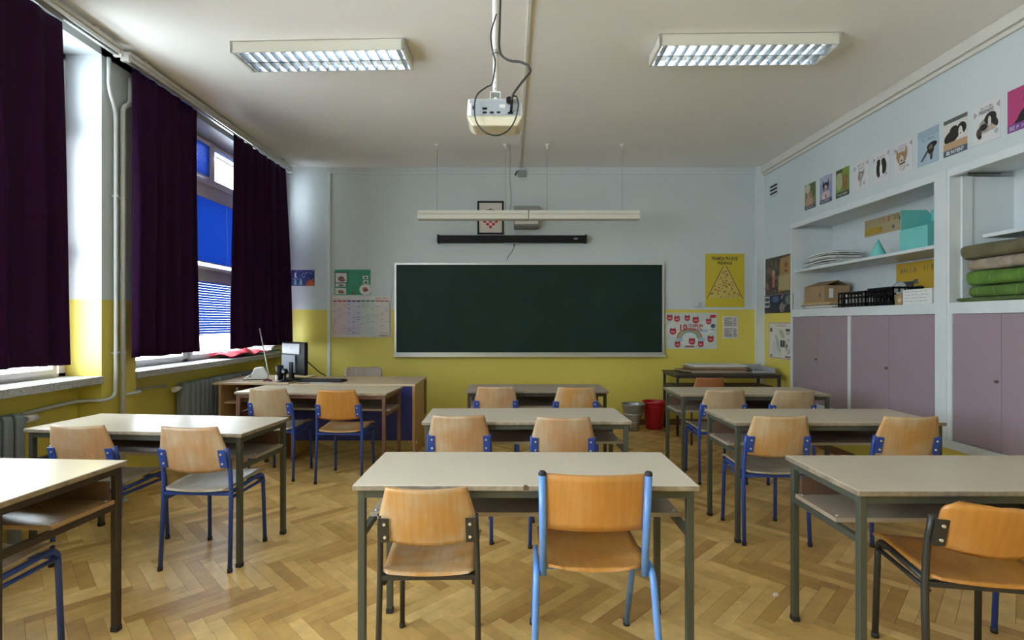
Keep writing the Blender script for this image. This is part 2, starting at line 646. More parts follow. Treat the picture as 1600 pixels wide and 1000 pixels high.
struct('baseboard_right', MB().box(XR - .018, XR, YN, YB - .05, 0, 0.075), M_SKIRT, 'brown wooden skirting under the cupboards')
for k, (y0, y1) in enumerate(WINDOWS):
    struct('trim_%d' % (4 + k), MB().box(-3.235, XL + .025, y0 + .002, y1 - .002, 0.905, ZSILL), M_SILL,
           ('speckled stone window sill beside the rear wall', 'speckled stone window sill by the pipe pier', 'speckled stone window sill behind the teacher table')[k], 0.006)

# ------------------------------------------------------------------ windows
TIERS = [(0.985, 1.80), (1.90, 2.68), (2.80, 3.25)]
def window(n, y0, y1, label, low_cols, top_cols, blinds):
    root = tag(thing('window_%d' % n, label, None, (XGLASS, 0, 0)), kind='structure')
    fr = MB()
    t = 0.055
    fr.box(-.05, .03, y0, y0 + t, ZSILL, ZLINT); fr.box(-.05, .03, y1 - t, y1, ZSILL, ZLINT)
    fr.box(-.05, .03, y0, y1, ZLINT - .04, ZLINT)
    fr.box(-.05, .03, y0, y1, ZSILL, 0.985)
    fr.box(-.05, .03, y0, y1, 1.80, 1.90); fr.box(-.05, .03, y0, y1, 2.68, 2.80)
    for c in low_cols[1:-1]: fr.box(-.05, .03, c - .04, c + .04, ZSILL, 2.70)
    for c in top_cols[1:-1]: fr.box(-.05, .03, c - .012, c + .012, 2.80, ZLINT)
    fr.build('window_frame', M_FRAME, root)
    for ti, (z0, z1) in enumerate(TIERS):
        cols = top_cols if ti == 2 else low_cols
        for ci in range(len(cols) - 1):
            a, c = cols[ci] + .045, cols[ci + 1] - .045
            if ti == 2: a, c = cols[ci] + .014, cols[ci + 1] - .014
            s = .07 if ti == 2 else .035
            sb = MB()
            sb.box(-.03, .055, a, a + s, z0, z1); sb.box(-.03, .055, c - s, c, z0, z1)
            sb.box(-.03, .055, a + s, c - s, z0, z0 + s); sb.box(-.03, .055, a + s, c - s, z1 - s, z1)
            so = sb.build('sash', M_FRAME, root)
            MB().box(-.008, -.002, a + s, c - s, z0 + s, z1 - s).build('pane', M_GLASS, so)
            bl = blinds.get((ti, ci))
            if bl:
                zb, zt, tilt, step = bl
                ya, yc = a + s * .6, c - s * .6
                k = MB()
                z = zt - .03
                while z > zb:
                    M = Matrix.Translation((.078, 0, z)) @ Matrix.Rotation(R(tilt), 4, 'Y')
                    k.box(-.0125, .0125, ya, yc, -.0004, .0004, M=M)
                    z -= step
                bo = k.build('blind_slats', M_BLIND, root)
                tag(bo, 'blue venetian blind slats', kind='stuff')
                MB().box(.064, .092, ya, yc, zt - .025, zt).box(.068, .088, ya, yc, z, z + .012).build('blind_rail', M_FRAME, bo)
                MB().tube([(.094, (ya + yc) / 2 - .12, zt), (.094, (ya + yc) / 2 - .1, zb + .03)], .0015, 5).build('blind_cord', M_FRAME, bo)
    MB().box(.055, .075, y0 + .5, y0 + .53, 1.35, 1.45).tube([(.08, y0 + .515, 1.42), (.08, y0 + .515, 1.30)], .009, 8).build('handle', M_ALU, root)
    return root
window(1, *WINDOWS[0], 'painted window beside the rear wall', [-1.7, -.45, .80], [-1.7, -.45, .80], {})
window(2, *WINDOWS[1], 'painted window half hidden by the near curtain', [1.15, 2.4, 3.66], [1.15, 2.4, 3.66], {})
window(3, *WINDOWS[2], 'painted three-tier window with blue blinds between two curtains', [4.10, 5.08, 6.57], [4.10, 4.73, 5.46, 6.57],
       {(0, 0): (1.22, 1.79, 80, .0262), (0, 1): (1.22, 1.79, 80, .0262), (1, 0): (1.97, 2.66, 80, .0215), (1, 1): (1.97, 2.66, 80, .0215),
        (2, 0): (2.87, 3.22, 78, .0225), (2, 1): (2.87, 3.22, 78, .0225), (2, 2): (3.12, 3.22, 20, .02)})

# ------------------------------------------------------------------ curtains and rail
def curtain(label, y0, y1, x0, x1, folds, seed, skew0=0.0, skew1=0.0, zb=1.075, zt=3.27):
    rnd = random.Random(seed)
    ph = [rnd.uniform(0, 6.28) for _ in range(4)]
    def fn(u, v):
        w = .22 + .78 * min(1, v * 2.2)
        y = y0 + skew0 * v + (y1 + skew1 * v - y0 - skew0 * v) * u
        x = x0 + (x1 - x0) * u + .026 * w * math.sin(folds * 2 * PI * u + ph[0] + .5 * v) + .014 * w * math.sin(folds * 1.63 * 2 * PI * u + ph[1]) + .01 * math.sin(3.1 * u + 3 * v + ph[2])
        z = zt + (zb - zt) * v + .006 * math.sin(9 * u + ph[3]) * v
        return (x, y, z)
    o = MB().sheet(fn, 150, 24, .004).build('curtain', M_CURTAIN)
    return tag(o, label, 'curtain', 'purple window curtains')
curtain('long dark purple curtain hanging before the pale pier reveal', 2.0, 3.29, -2.87, -2.88, 6, 1, skew1=.07)
curtain('dark purple curtain hanging just past the heating pipes', 3.885, 4.68, -2.86, -2.85, 5, 2, skew0=.0, skew1=.02)
curtain('dark purple curtain in the corner by the night-sky drawing', 5.24, 6.46, -2.83, -2.82, 7, 3, skew0=-.05, skew1=.14)
def curtain_rail(y0, y1, label):
    t = thing('curtain_rail', label, 'curtain rail', (-2.845, y0, 3.27), group='ceiling curtain rails')
    MB().box(-.045, .045, 0, y1 - y0, .045, .075).build('mounting_board', M_RAIL, t, .004)
    MB().box(-.012, .012, 0, y1 - y0, .005, .045).build('track', M_ALU, t)
    MB().box(.022, .034, 0, y1 - y0, .015, .045).build('track', M_ALU, t)
    for e in (0, y1 - y0): MB().box(-.02, .04, e - .012, e + .012, 0, .05).build('end_cap', M_RAIL, t)
    for k in range(3):
        yy = .2 + k * (y1 - y0 - .4) / 2
        MB().box(-.02, .02, yy - .02, yy + .02, .075, .11).build('bracket', M_RAIL, t)
curtain_rail(0.9, 3.72, 'grey ceiling curtain rail above the curtain with the pale reveal')
curtain_rail(3.79, 6.62, 'grey ceiling curtain rail running on to the blackboard corner')

# ------------------------------------------------------------------ heating pipes and radiators
xp = XL + .035
b = MB()
t = thing('heating_pipe', 'painted heating pipe bending low towards the radiator by the long curtain', 'pipe', (0, 0, 0), group='heating pipes on the pier')
b.tube([(xp, 3.735, 3.27), (xp, 3.735, 3.05), (xp, 3.80, 2.90), (xp, 3.80, .98), (xp, 3.79, .80), (xp, 3.70, .785), (-3.09, 3.66, .785), (-3.09, 3.25, .765)], .013, 10, bend=.06)
b.build('pipe_run', M_PIPE, t)
MB().tube([(XL, 3.80, 2.28), (xp + .018, 3.80, 2.28)], .010, 8).build('pipe_clip', M_PIPE, t)
MB().tube([(XL, 3.80, 1.12), (xp + .018, 3.80, 1.12)], .010, 8).build('pipe_clip', M_PIPE, t)
t = thing('heating_pipe', 'painted heating pipe dropping straight down the pier to the floor', 'pipe', (0, 0, 0), group='heating pipes on the pier')
MB().tube([(xp, 3.945, 3.22), (xp, 3.945, 3.02), (xp, 3.87, 2.97), (xp, 3.87, 0)], .017, 10, bend=.05).build('pipe_run', M_PIPE, t)
MB().tube([(xp, 3.87, .80), (xp, 4.07, .80), (-3.09, 4.11, .80), (-3.09, 4.62, .775)], .012, 10, bend=.04).build('branch_pipe', M_PIPE, t)
MB().tube([(XL, 3.87, 2.28), (xp + .02, 3.87, 2.28)], .011, 8).build('pipe_clip', M_PIPE, t)
MB().tube([(XL, 3.87, 1.12), (xp + .02, 3.87, 1.12)], .011, 8).build('pipe_clip', M_PIPE, t)
MB().lathe([(.017, 0), (.035, .002), (.035, .01), (.017, .014)], 16, c=(xp, 3.87, 0)).build('floor_collar', M_PIPE, t)
def radiator(y0, n, label, valve_end):
    t = thing('radiator', label, 'radiator', (-3.03, y0, 0.14), group='radiators under the sills')
    me = None
    for k in range(n):
        if me is None:
            s = MB()
            s.prism([(-.055, .02), (-.035, 0), (.035, 0), (.055, .02), (.055, .63), (.035, .65), (-.035, .65), (-.055, .63)], .006, .062)
            s.prism([(-.02, .01), (.02, .01), (.02, .64), (-.02, .64)], 0, .07)
            me = s.mesh('radiator_section', [M_RADI])
        o = new_obj('radiator_section', me, t, (0, k * .075, 0))
        bv = o.modifiers.new('soft_edge', 'BEVEL'); bv.width = .012; bv.segments = 2
    for e in (.04, n * .075 - .05):
        MB().box(-.03, .03, e, e + .03, -.14, .02).build('foot', M_RADI, t)
    e = n * .075 if valve_end > 0 else 0
    d = .11 * valve_end
    MB().tube([(0, e, .60), (0, e + d * .4, .60)], .014, 10).build('valve_stem', M_ALU, t)
    MB().tube([(0, e + d * .35, .60), (0, e + d, .60)], .024, 14).build('valve_knob', M_WHITE, t)
radiator(1.75, 19, 'grey ribbed radiator under the sill below the long curtain', 1)
radiator(4.74, 17, 'grey ribbed radiator under the sill beside the teacher side table', -1)

# ------------------------------------------------------------------ desks
def make_desk(name, label, loc, rz, w=1.30, d=.50, frame=None, tint=(1, 1, 1), h=.739, shelf=True, top=None, shelf_mat=None):
    frame = frame or M_GREENFRAME
    t = thing(name, label, 'desk', (*loc, 0), rz, 'two-seat school desks')
    tp = MB().box(-w / 2, w / 2, -d / 2, d / 2, h - .022, h)
    tp.mi = [1, 0, 1, 1, 1, 1]
    o = tp.build('desktop', [top or M_DESKTOP, M_EDGE], t, .005)
    o.color = (*tint, 1)
    L = .028
    xs, ys = w / 2 - .03, d / 2 - .03
    for sx in (-1, 1):
        for sy in (-1, 1):
            lg = MB().box(sx * xs - L / 2, sx * xs + L / 2, sy * ys - L / 2, sy * ys + L / 2, .012, h - .022).build('leg', frame, t, .003)
            MB().box(sx * xs - L / 2 - .001, sx * xs + L / 2 + .001, sy * ys - L / 2 - .001, sy * ys + L / 2 + .001, 0, .022).build('foot_cap', M_CAP, lg)
    z1 = h - .022
    for sx in (-1, 1):
        MB().box(sx * xs - .0125, sx * xs + .0125, -ys + L / 2, ys - L / 2, z1 - .03, z1).build('side_rail', frame, t)
        MB().box(sx * xs - .0115, sx * xs + .0115, -ys + L / 2, ys - L / 2, .535, .56).build('shelf_rail', frame, t)
    MB().box(-xs + L / 2, xs - L / 2, -ys - .0125, -ys + .0125, z1 - .03, z1).build('front_rail', frame, t)
    MB().box(-xs + L / 2, xs - L / 2, ys - .0125, ys + .0125, z1 - .03, z1).build('rear_rail', frame, t)
    if shelf:
        so = MB().box(-xs - .008, xs + .008, ys - .305, ys - .016, .560, .578).build('book_shelf', shelf_mat or M_SHELF, t, .002)
        for sx in (-1, 1):
            for yy in (-.28, -.04):
                MB().lathe([(.006, 0), (.006, .002), (.002, .004)], 8, c=(sx * (xs - .012), ys + yy, .578)).build('screw', M_BOLT, so)
        MB().box(-xs + .015, xs - .015, ys - .03, ys - .014, .578, .66).build('back_board', M_SHELFDARK, t)
    return t
chipped = make_desk('school_desk', 'beige desk with a chipped front edge behind the light blue tube chair', (.060, 2.168), R(-.3))
MB().prism([(-.008, .722), (.010, .721), (.012, .732), (.005, .7395), (-.006, .7395), (-.011, .731)], -.2525, -.243).build('edge_chip', M_SHELFDARK, chipped)
make_desk('school_desk', 'beige desk in the middle of the room before the two pale chairs', (.100, 3.40), R(1), 1.29)
make_desk('school_desk', 'small-looking greyish desk standing before the blackboard', (.24, 4.80), R(0), 1.27, frame=M_DARKFRAME, tint=(.72, .68, .66))
make_desk('school_desk', 'pale desk with a wooden under-shelf cut off at the frame edge by the radiator', (-2.300, 2.033), R(-3.5), 1.185, d=.56, shelf_mat=mat('varnished_shelf', (.40, .25, .12), .22, var=.12, scale=4, stretch=(1, 8, 8)), frame=M_DARKFRAME, tint=(1.03, 1, .95))
make_desk('school_desk', 'beige desk in front of the heating pipe pier', (-2.10, 3.12), R(-6), 1.33)
make_desk('school_desk', 'light wood desk pushed against the navy teacher desk', (-1.712, 4.68), R(-4.5), 1.36, frame=M_BROWNFRAME, tint=(1.03, .96, .88))
make_desk('school_desk', 'beige desk with shelf beside the orange black-framed chair', (1.91, 2.108), R(0), 1.30, tint=(.84, .81, .78))  # darker tint puts the light falloff towards the cupboards into the colour
make_desk('school_desk', 'beige desk by the white cupboard post', (2.01, 3.37), R(0), 1.29, tint=(.86, .83, .78))  # tint darkened likewise, dimmer cupboard side painted into the desktop
make_desk('school_desk', 'beige desk in front of the dark table with stacked boards', (2.08, 4.58), R(0), 1.28, tint=(.84, .81, .75))  # weaker light near the cupboards is painted in by this tint

# ------------------------------------------------------------------ chairs
def tube_leg(pts, r=.0115, **k):
    return MB().tube(pts, r, 10, **k)
def make_chair(label, x, yr, rz=0.0, frame=None, back=None, seat=None, s=1.0, rounded=False, wide=1.0, tall=1.0, bz=(.548, .79), hwr=.205, group='plywood school chairs'):
    """yr: Y of the rear feet; the chair faces +Y"""
    frame, back = frame or M_BLUE, back or M_PLYPALE
    seat = seat or back
    t = thing('school_chair', label, 'chair', (x - math.sin(rz) * .2, yr + math.cos(rz) * .2 * s, 0), rz, group)
    t.scale = (s * wide, s, s * tall)
    for sx in (-1, 1):
        o = tube_leg([(sx * .195, -.20, .006), (sx * .19, -.178, .42), (sx * .187, -.185, .56), (sx * .183, -.208, .672)], bend=.05).build('leg', frame, t)
        MB().lathe([(.0135, 0), (.0135, .02), (.011, .022)], 10, c=(sx * .195, -.20, 0)).build('foot_cap', M_CAP, o)
        o = tube_leg([(sx * .175, .195, .006), (sx * .170, .180, .428), (sx * .176, -.165, .418)], bend=.05).build('leg', frame, t)
        MB().lathe([(.0135, 0), (.0135, .02), (.011, .022)], 10, c=(sx * .175, .195, 0)).build('foot_cap', M_CAP, o)
        MB().tube([(sx * .176, -.17, .388), (sx * .173, .180, .388)], .009, 8).build('side_rail', frame, t)
        pl = MB()
        pl.beam((sx * .168, -.208, .565), (sx * .166, -.232, .665), .040, .004, up=(0, 1, .25))
        po = pl.build('bracket', frame, t)
        for zz, yy in ((.588, -.219), (.642, -.232)):
            MB().tube([(sx * .163, yy + .006, zz), (sx * .163, yy - .002, zz)], .0058, 8).build('bolt', M_BOLT, po)
    MB().box(-.182, .182, -.188, -.166, .408, .427).build('rear_crossbar', frame, t)
    MB().box(-.166, .166, .150, .170, .395, .412).build('front_crossbar', frame, t)
    def bk(u, v):
        z = bz[0] + (bz[1] - bz[0]) * v
        if rounded:
            e = max(0, abs(v - .5) * 2 - .55) / .45
            hw = hwr - .045 * (1 - math.sqrt(max(0, 1 - e * e)))
        else:
            hw = .172 + .022 * min(1, v / .32) if v < .32 else .194 - .041 * ((v - .32) / .68)
        q = 2 * u - 1
        zz = z - .012 * (1 - q * q) * (1 - v) + .004 * (q * q) * v
        return (hw * q, -.180 - .062 * v - .030 * (1 - q * q), zz)
    MB().sheet(bk, 18, 14, .010).build('backrest', back, t)
    def st(u, v):
        q = 2 * u - 1
        y = -.205 + .405 * v
        hw = .176 + .016 * v
        e = max(0, abs(v - .5) * 2 - .86) / .14
        hw -= .02 * (1 - math.sqrt(max(0, 1 - e * e)))
        z = .436 + .020 * v + .010 * q * q - .016 * math.sin(PI * min(1, v * 1.15)) * (1 - q * q) - .028 * max(0, v - .86) / .14
        return (hw * q, y, z)
    MB().sheet(st, 14, 18, .010).build('seat', seat, t)
    return t
BL = 'blue-framed '
make_chair('black-framed chair with an orange-topped worn backrest at the chipped desk', -.303, 1.90, R(1), M_BLACKFRAME, M_PLYMIX, M_PLYMIX, s=.955, bz=(.565, .785))
make_chair(BL + 'chair with a pale scuffed backrest between the chipped desk and the navy desk side', -.308, 3.12, R(0), None, M_PLYPALE)
make_chair(BL + 'pale chair directly behind the light blue tube chair', .314, 3.06, R(-2), None, M_PLYPALE)
make_chair(BL + 'pale chair at the greyish desk, nearer the teacher desk', -.123, 4.48, R(0), None, M_PLYPALE)
make_chair(BL + 'orange-brown chair at the greyish desk, nearer the metal pail', .565, 4.44, R(0), None, M_PLYMIX)
make_chair(BL + 'chair pushed under the cut-off desk, only its seat showing', -2.02, 1.72, R(0), None, M_PLYMIX, M_SEATGREY)
make_chair(BL + 'chair with patchy orange wear, next to the radiator', -2.336, 2.82, R(-4), None, M_PLYPALE, M_SEATGREY)
make_chair(BL + 'chair with grey seat standing clear beside the aisle desk leg', -1.705, 2.78, R(-3), None, M_PLYPALE, M_SEATGREY)
make_chair(BL + 'pale chair at the light wood desk, below the monitor', -2.03, 4.36, R(-3), None, M_PLYOLIVE, M_SEATGREY)
make_chair(BL + 'orange chair at the light wood desk, before the navy panel', -1.425, 4.27, R(-2), None, M_PLYORANGE, M_PLYMIX)
make_chair('black-framed chair with a rounded orange backrest, turned beside its desk', 1.685, 1.78, R(-10), M_BLACKFRAME, M_PLYORANGE, M_PLYORANGE, s=1.0, rounded=True, wide=1.10, bz=(.548, .728), hwr=.172)
make_chair(BL + 'chair almost hidden behind the rounded orange backrest', 2.28, 1.84, R(0), None, M_PLYORANGE)
make_chair(BL + 'chair with whitish seat edge between two beige desks by the cupboards', 1.61, 3.10, R(-2), None, M_PLYMIX, M_SEATGREY)
make_chair(BL + 'brown chair in front of the white cupboard post', 2.37, 3.08, R(-2), None, M_PLYMIX)
make_chair(BL + 'dull pale chair close to the red bucket', 1.77, 4.27, R(0), None, M_PLYOLIVE, M_SEATGREY)
make_chair(BL + 'dull pale chair close to the lilac doors', 2.33, 4.25, R(0), None, M_PLYOLIVE, M_SEATGREY)
make_chair('small reddish plywood chair facing the dark table with stacked boards', 2.17, 5.62, R(0), M_DARKFRAME, M_PLYRED, s=.94)
make_chair('grey-brown backed chair behind the teacher desk', -1.80, 6.28, R(180), M_DARKFRAME, M_PLYGREY, s=1.0, rounded=True, wide=1.12)

def tube_chair():
    t = thing('tube_chair', 'light blue round-tube chair with orange plywood back at the chipped desk', 'chair', (.305, 1.95, 0), R(-1))
    r = .0125
    for sx in (-1, 1):
        MB().tube([(sx * .188, -.125, .81), (sx * .183, -.088, .435)], r * 1.1, 12).build('back_upright', M_LBLUE, t)
        MB().lathe([(.0145, 0), (.0145, .008), (.010, .014)], 12, c=(sx * .188, -.1255, .806)).build('end_plug', M_CAP, t)
        o = MB().tube([(sx * .222, -.215, .006), (sx * .208, -.105, .462), (sx * .200, .14, .445), (sx * .208, .345, .006)], r, 12, bend=.06).build('leg_frame', M_LBLUE, t)
        for yy, xx in ((-.215, .222), (.345, .208)):
            MB().lathe([(.015, 0), (.015, .025), (.0125, .028)], 12, c=(sx * xx, yy, 0)).build('foot_cap', M_CAP, o)
    MB().tube([(-.20, .09, .437), (.20, .09, .437)], r * .9, 10).build('seat_crossbar', M_LBLUE, t)
    MB().tube([(-.20, -.03, .437), (.20, -.03, .437)], r * .9, 10).build('seat_crossbar', M_LBLUE, t)
    def bk(u, v):
        q = 2 * u - 1
        return (.180 * q, -.090 - .030 * v - .030 * (1 - q * q), .605 + .205 * v)
    MB().sheet(bk, 20, 8, .011).build('backrest', M_PLYORANGE, t)
    def st(u, v):
        q = 2 * u - 1
        y = -.115 + .365 * v
        e = max(0, .28 - v) / .28
        hw = .195 - .075 * (1 - math.sqrt(max(0, 1 - e * e)))
        return (hw * q, y, .462 + .008 * q * q - .012 * math.sin(PI * v) * (1 - q * q))
    MB().sheet(st, 18, 20, .011).build('seat', M_PLYORANGE, t)
tube_chair()

# ------------------------------------------------------------------ teacher desk and side table
t = thing('teacher_desk', 'teacher desk with navy front panel and wooden side', 'desk', (0, 0, 0))
MB().box(-2.16, -.925, 5.015, 5.70, .722, .745).build('desktop', M_TEACHTOP, t, .003)
MB().box(-.955, -.93, 5.02, 5.69, .03, .722).build('side_panel', M_TEACHSIDE, t, .002)
MB().box(-2.14, -2.115, 5.02, 5.69, .03, .722).build('side_panel', M_TEACHSIDE, t, .002)
MB().box(-2.115, -.955, 5.025, 5.045, .19, .722).build('front_panel', M_NAVY, t, .002)
MB().box(-.93, -.924, 5.57, 5.69, .35, .722).build('side_rebate', M_SHELFDARK, t)
for x in (-2.128, -.942):
    for y in (5.05, 5.66):
        MB().lathe([(.02, 0), (.02, .012), (.012, .03)], 12, c=(x, y, 0)).build('foot', M_CAP, t)
MB().tube([(-.928, 5.06, .165), (-.915, 5.06, .165)], .014, 10).build('latch', M_IVORY, t)
t = thing('side_table', 'wooden side table by the radiator holding the computer things', 'table', (0, 0, 0))
MB().box(-2.905, -2.165, 5.02, 5.75, .735, .758).build('tabletop', M_TEACHTOP, t, .003)
MB().box(-2.86, -2.835, 5.04, 5.73, 0, .735).build('side_panel', M_TEACHSIDE, t)
MB().box(-2.235, -2.21, 5.04, 5.73, 0, .735).build('side_panel', M_TEACHSIDE, t)
MB().box(-2.835, -2.235, 5.71, 5.73, .2, .735).build('back_panel', M_SHELFDARK, t)
MB().box(-2.835, -2.235, 5.10, 5.71, .54, .555).build('shelf', M_TEACHTOP, t)
MB().box(-2.72, -2.70, 5.10, 5.11, .1, .70).box(-2.72, -2.24, 5.10, 5.11, .54, .556).build('inner_frame', M_ALU, t)
# back table
t = thing('back_table', 'dark brown table with a low shelf under the map corner', 'table', (2.58, 6.33, 0))
w, d, h = 1.25, .56, .735
MB().box(-w / 2, w / 2, -d / 2, d / 2, h - .02, h).build('tabletop', mat('dark_table_top', (.055, .042, .028), .5, var=.2, scale=5), t, .002)
for sx in (-1, 1):
    for sy in (-1, 1):
        MB().box(sx * .60 - .014, sx * .60 + .014, sy * .255 - .014, sy * .255 + .014, 0, h - .02).build('leg', M_DARKFRAME, t)
    MB().box(sx * .60 - .01, sx * .60 + .01, -.25, .25, h - .05, h - .02).build('side_rail', M_DARKFRAME, t)
    MB().box(sx * .60 - .01, sx * .60 + .01, -.25, .25, .53, .555).build('shelf_rail', M_DARKFRAME, t)
MB().box(-.59, .59, -.266, -.25, h - .05, h - .02).build('front_rail', M_DARKFRAME, t)
MB().box(-.59, .59, -.14, .25, .555, .573).build('shelf', M_SHELFDARK, t)
rnd = random.Random(5)
zt = .735
for k in range(6):
    th = rnd.uniform(.011, .017)
    wd = rnd.uniform(.62, .78)
    cx_ = 2.52 + rnd.uniform(-.05, .05)
    c_ = [M_SHELF, M_CARD, M_SHELFDARK, M_CARD, M_SHELF, M_PAPER][k]
    o = MB().box(-wd / 2, wd / 2, -.17, .17, 0, th).build('flat_board', c_, None, .0015, (cx_, 6.36, zt + .0004), R(rnd.uniform(-2.5, 2.5)))
    lab = 'white sheet-covered board topmost of the stack on the dark table' if k == 5 else ['lowest', 'second', 'third', 'fourth', 'fifth'][k] + ' thin board counted from the bottom of the dark table stack'
    tag(o, lab, 'board', 'boards stacked on the dark table')
    zt += th + .0006
t = thing('paper_tray', 'grey plastic tray standing at the end of the dark table', 'tray', (3.05, 6.32, .7355))
b = MB().box(-.13, .13, -.16, .16, 0, .008)
b.box(-.13, -.122, -.16, .16, .008, .06).box(.122, .13, -.16, .16, .008, .06).box(-.122, .122, .152, .16, .008, .06).box(-.122, .122, -.16, -.152, .008, .025)
b.build('tray_body', mat('tray_plastic', (.36, .37, .39), .4), t, .003)
MB().prism([(-.135, .0), (.135, 0), (.12, .085), (-.12, .085)], .172, .182).build('tray_lid', mat('tray_plastic', (.36, .37, .39)), t)

# buckets
t = thing('bucket', 'red plastic bucket on the floor by the yellow wall', 'bucket', (1.825, 6.51, 0))
t.scale = (.89, .89, 1.08)
MB().lathe([(.0, .004), (.118, .004), (.148, .27), (.158, .30), (.166, .31), (.166, .322), (.153, .322), (.150, .30), (.112, .02), (0, .02)], 36).build('bucket_body', M_RED, t)
MB().lathe([(.152, .262), (.160, .266), (.160, .274), (.154, .278)], 36).build('rim_band', M_RED, t)
MB().tube([(.163 * math.cos(a), .163 * math.sin(a) - .02 * math.sin(a), .315 + .012 * math.sin(a)) for a in [PI + PI * k / 16 for k in range(17)]], .004, 8).build('handle', M_ALU, t)
t = thing('waste_basket', 'grey metal waste basket beside the red bucket', 'basket', (1.535, 6.40, 0))
t.scale = (.89, .89, 1.02)
MB().lathe([(0, .003), (.075, .003), (.085, .10), (.13, .20), (.160, .315), (.168, .325), (.162, .33), (.153, .315), (.124, .205), (.08, .105), (.07, .012), (0, .012)], 36).build('basket_body', M_PAIL, t)
for z_, r_ in ((.105, .089), (.205, .134)):
    MB().lathe([(r_ - .003, z_ - .006), (r_ + .003, z_ - .003), (r_ + .004, z_ + .004), (r_ - .001, z_ + .008)], 36).build('hoop', M_ALU, t)

# ------------------------------------------------------------------ blackboard wall
t = thing('blackboard', 'wide dark green blackboard in an aluminium frame', 'blackboard', (.251, YB, 1.509))
w, h = 3.52, 1.224
MB().box(-w / 2 + .02, w / 2 - .02, -.035, -.012, -h / 2 + .05, h / 2 - .02).build('writing_surface', M_BOARD, t)
b = MB().box(-w / 2, w / 2, -.045, 0, h / 2 - .025, h / 2)
b.build('top_rail', M_ALU, t)
for sx in (-1, 1): MB().box(sx * (w / 2 - .012) - .012, sx * (w / 2 - .012) + .012, -.045, 0, -h / 2 + .04, h / 2 - .025).build('side_rail', M_ALU, t)
MB().box(-w / 2, w / 2, -.045, 0, -h / 2 + .03, -h / 2 + .055).build('bottom_rail', M_ALU, t)
MB().box(-w / 2, w / 2, -.10, 0, -h / 2, -h / 2 + .012).box(-w / 2, w / 2, -.10, -.092, -h / 2 + .012, -h / 2 + .03).build('chalk_tray', M_ALU, t)
t = thing('projection_screen', 'black roll-up projection screen case above the blackboard', 'screen', (.025, YB - .06, 2.423))
MB().prism([(-.95, -.045), (.95, -.045), (.95, .05), (-.95, .05)], -.045, .045).build('screen_case', M_BLACK, t, .012)
for sx in (-1, 1):
    MB().box(sx * .957 - .012, sx * .957 + .012, -.055, .06, -.05, .058).build('end_cap', M_BLACK, t, .006)
MB().box(-.09, .10, -.012, .012, -.058, -.045).build('screen_bar', M_GREYPL, t)
MB().tube([(.03, 0, -.058), (.035, -.005, -.08), (.0, -.01, -.16), (-.06, -.012, -.24), (-.065, 0, -.27)], .004, 6).build('pull_cord', M_CABLE, t)
MB().tube([(.03, 0, -.056), (.03, 0, -.09)], .009, 8).build('pull_handle', M_CABLE, t)
MB().box(.80, .85, -.0465, -.045, -.005, .012).build('badge', M_GREYPL, t)
t = thing('wall_speaker', 'grey metal speaker box behind the hanging lamp', 'speaker', (.214, YB, 2.66))
MB().box(-.165, .165, -.12, 0, -.07, .19).build('speaker_case', mat('speaker_grey', (.27, .27, .25), .5), t, .01)
MB().prism([(-.16, -.10), (.16, -.10), (.168, -.07), (-.168, -.07)], -.13, 0).build('lower_lip', mat('speaker_dark', (.12, .12, .11), .5), t, .003)
MB().box(-.15, .15, -.128, -.12, -.045, -.012).build('front_strip', M_ALU, t)
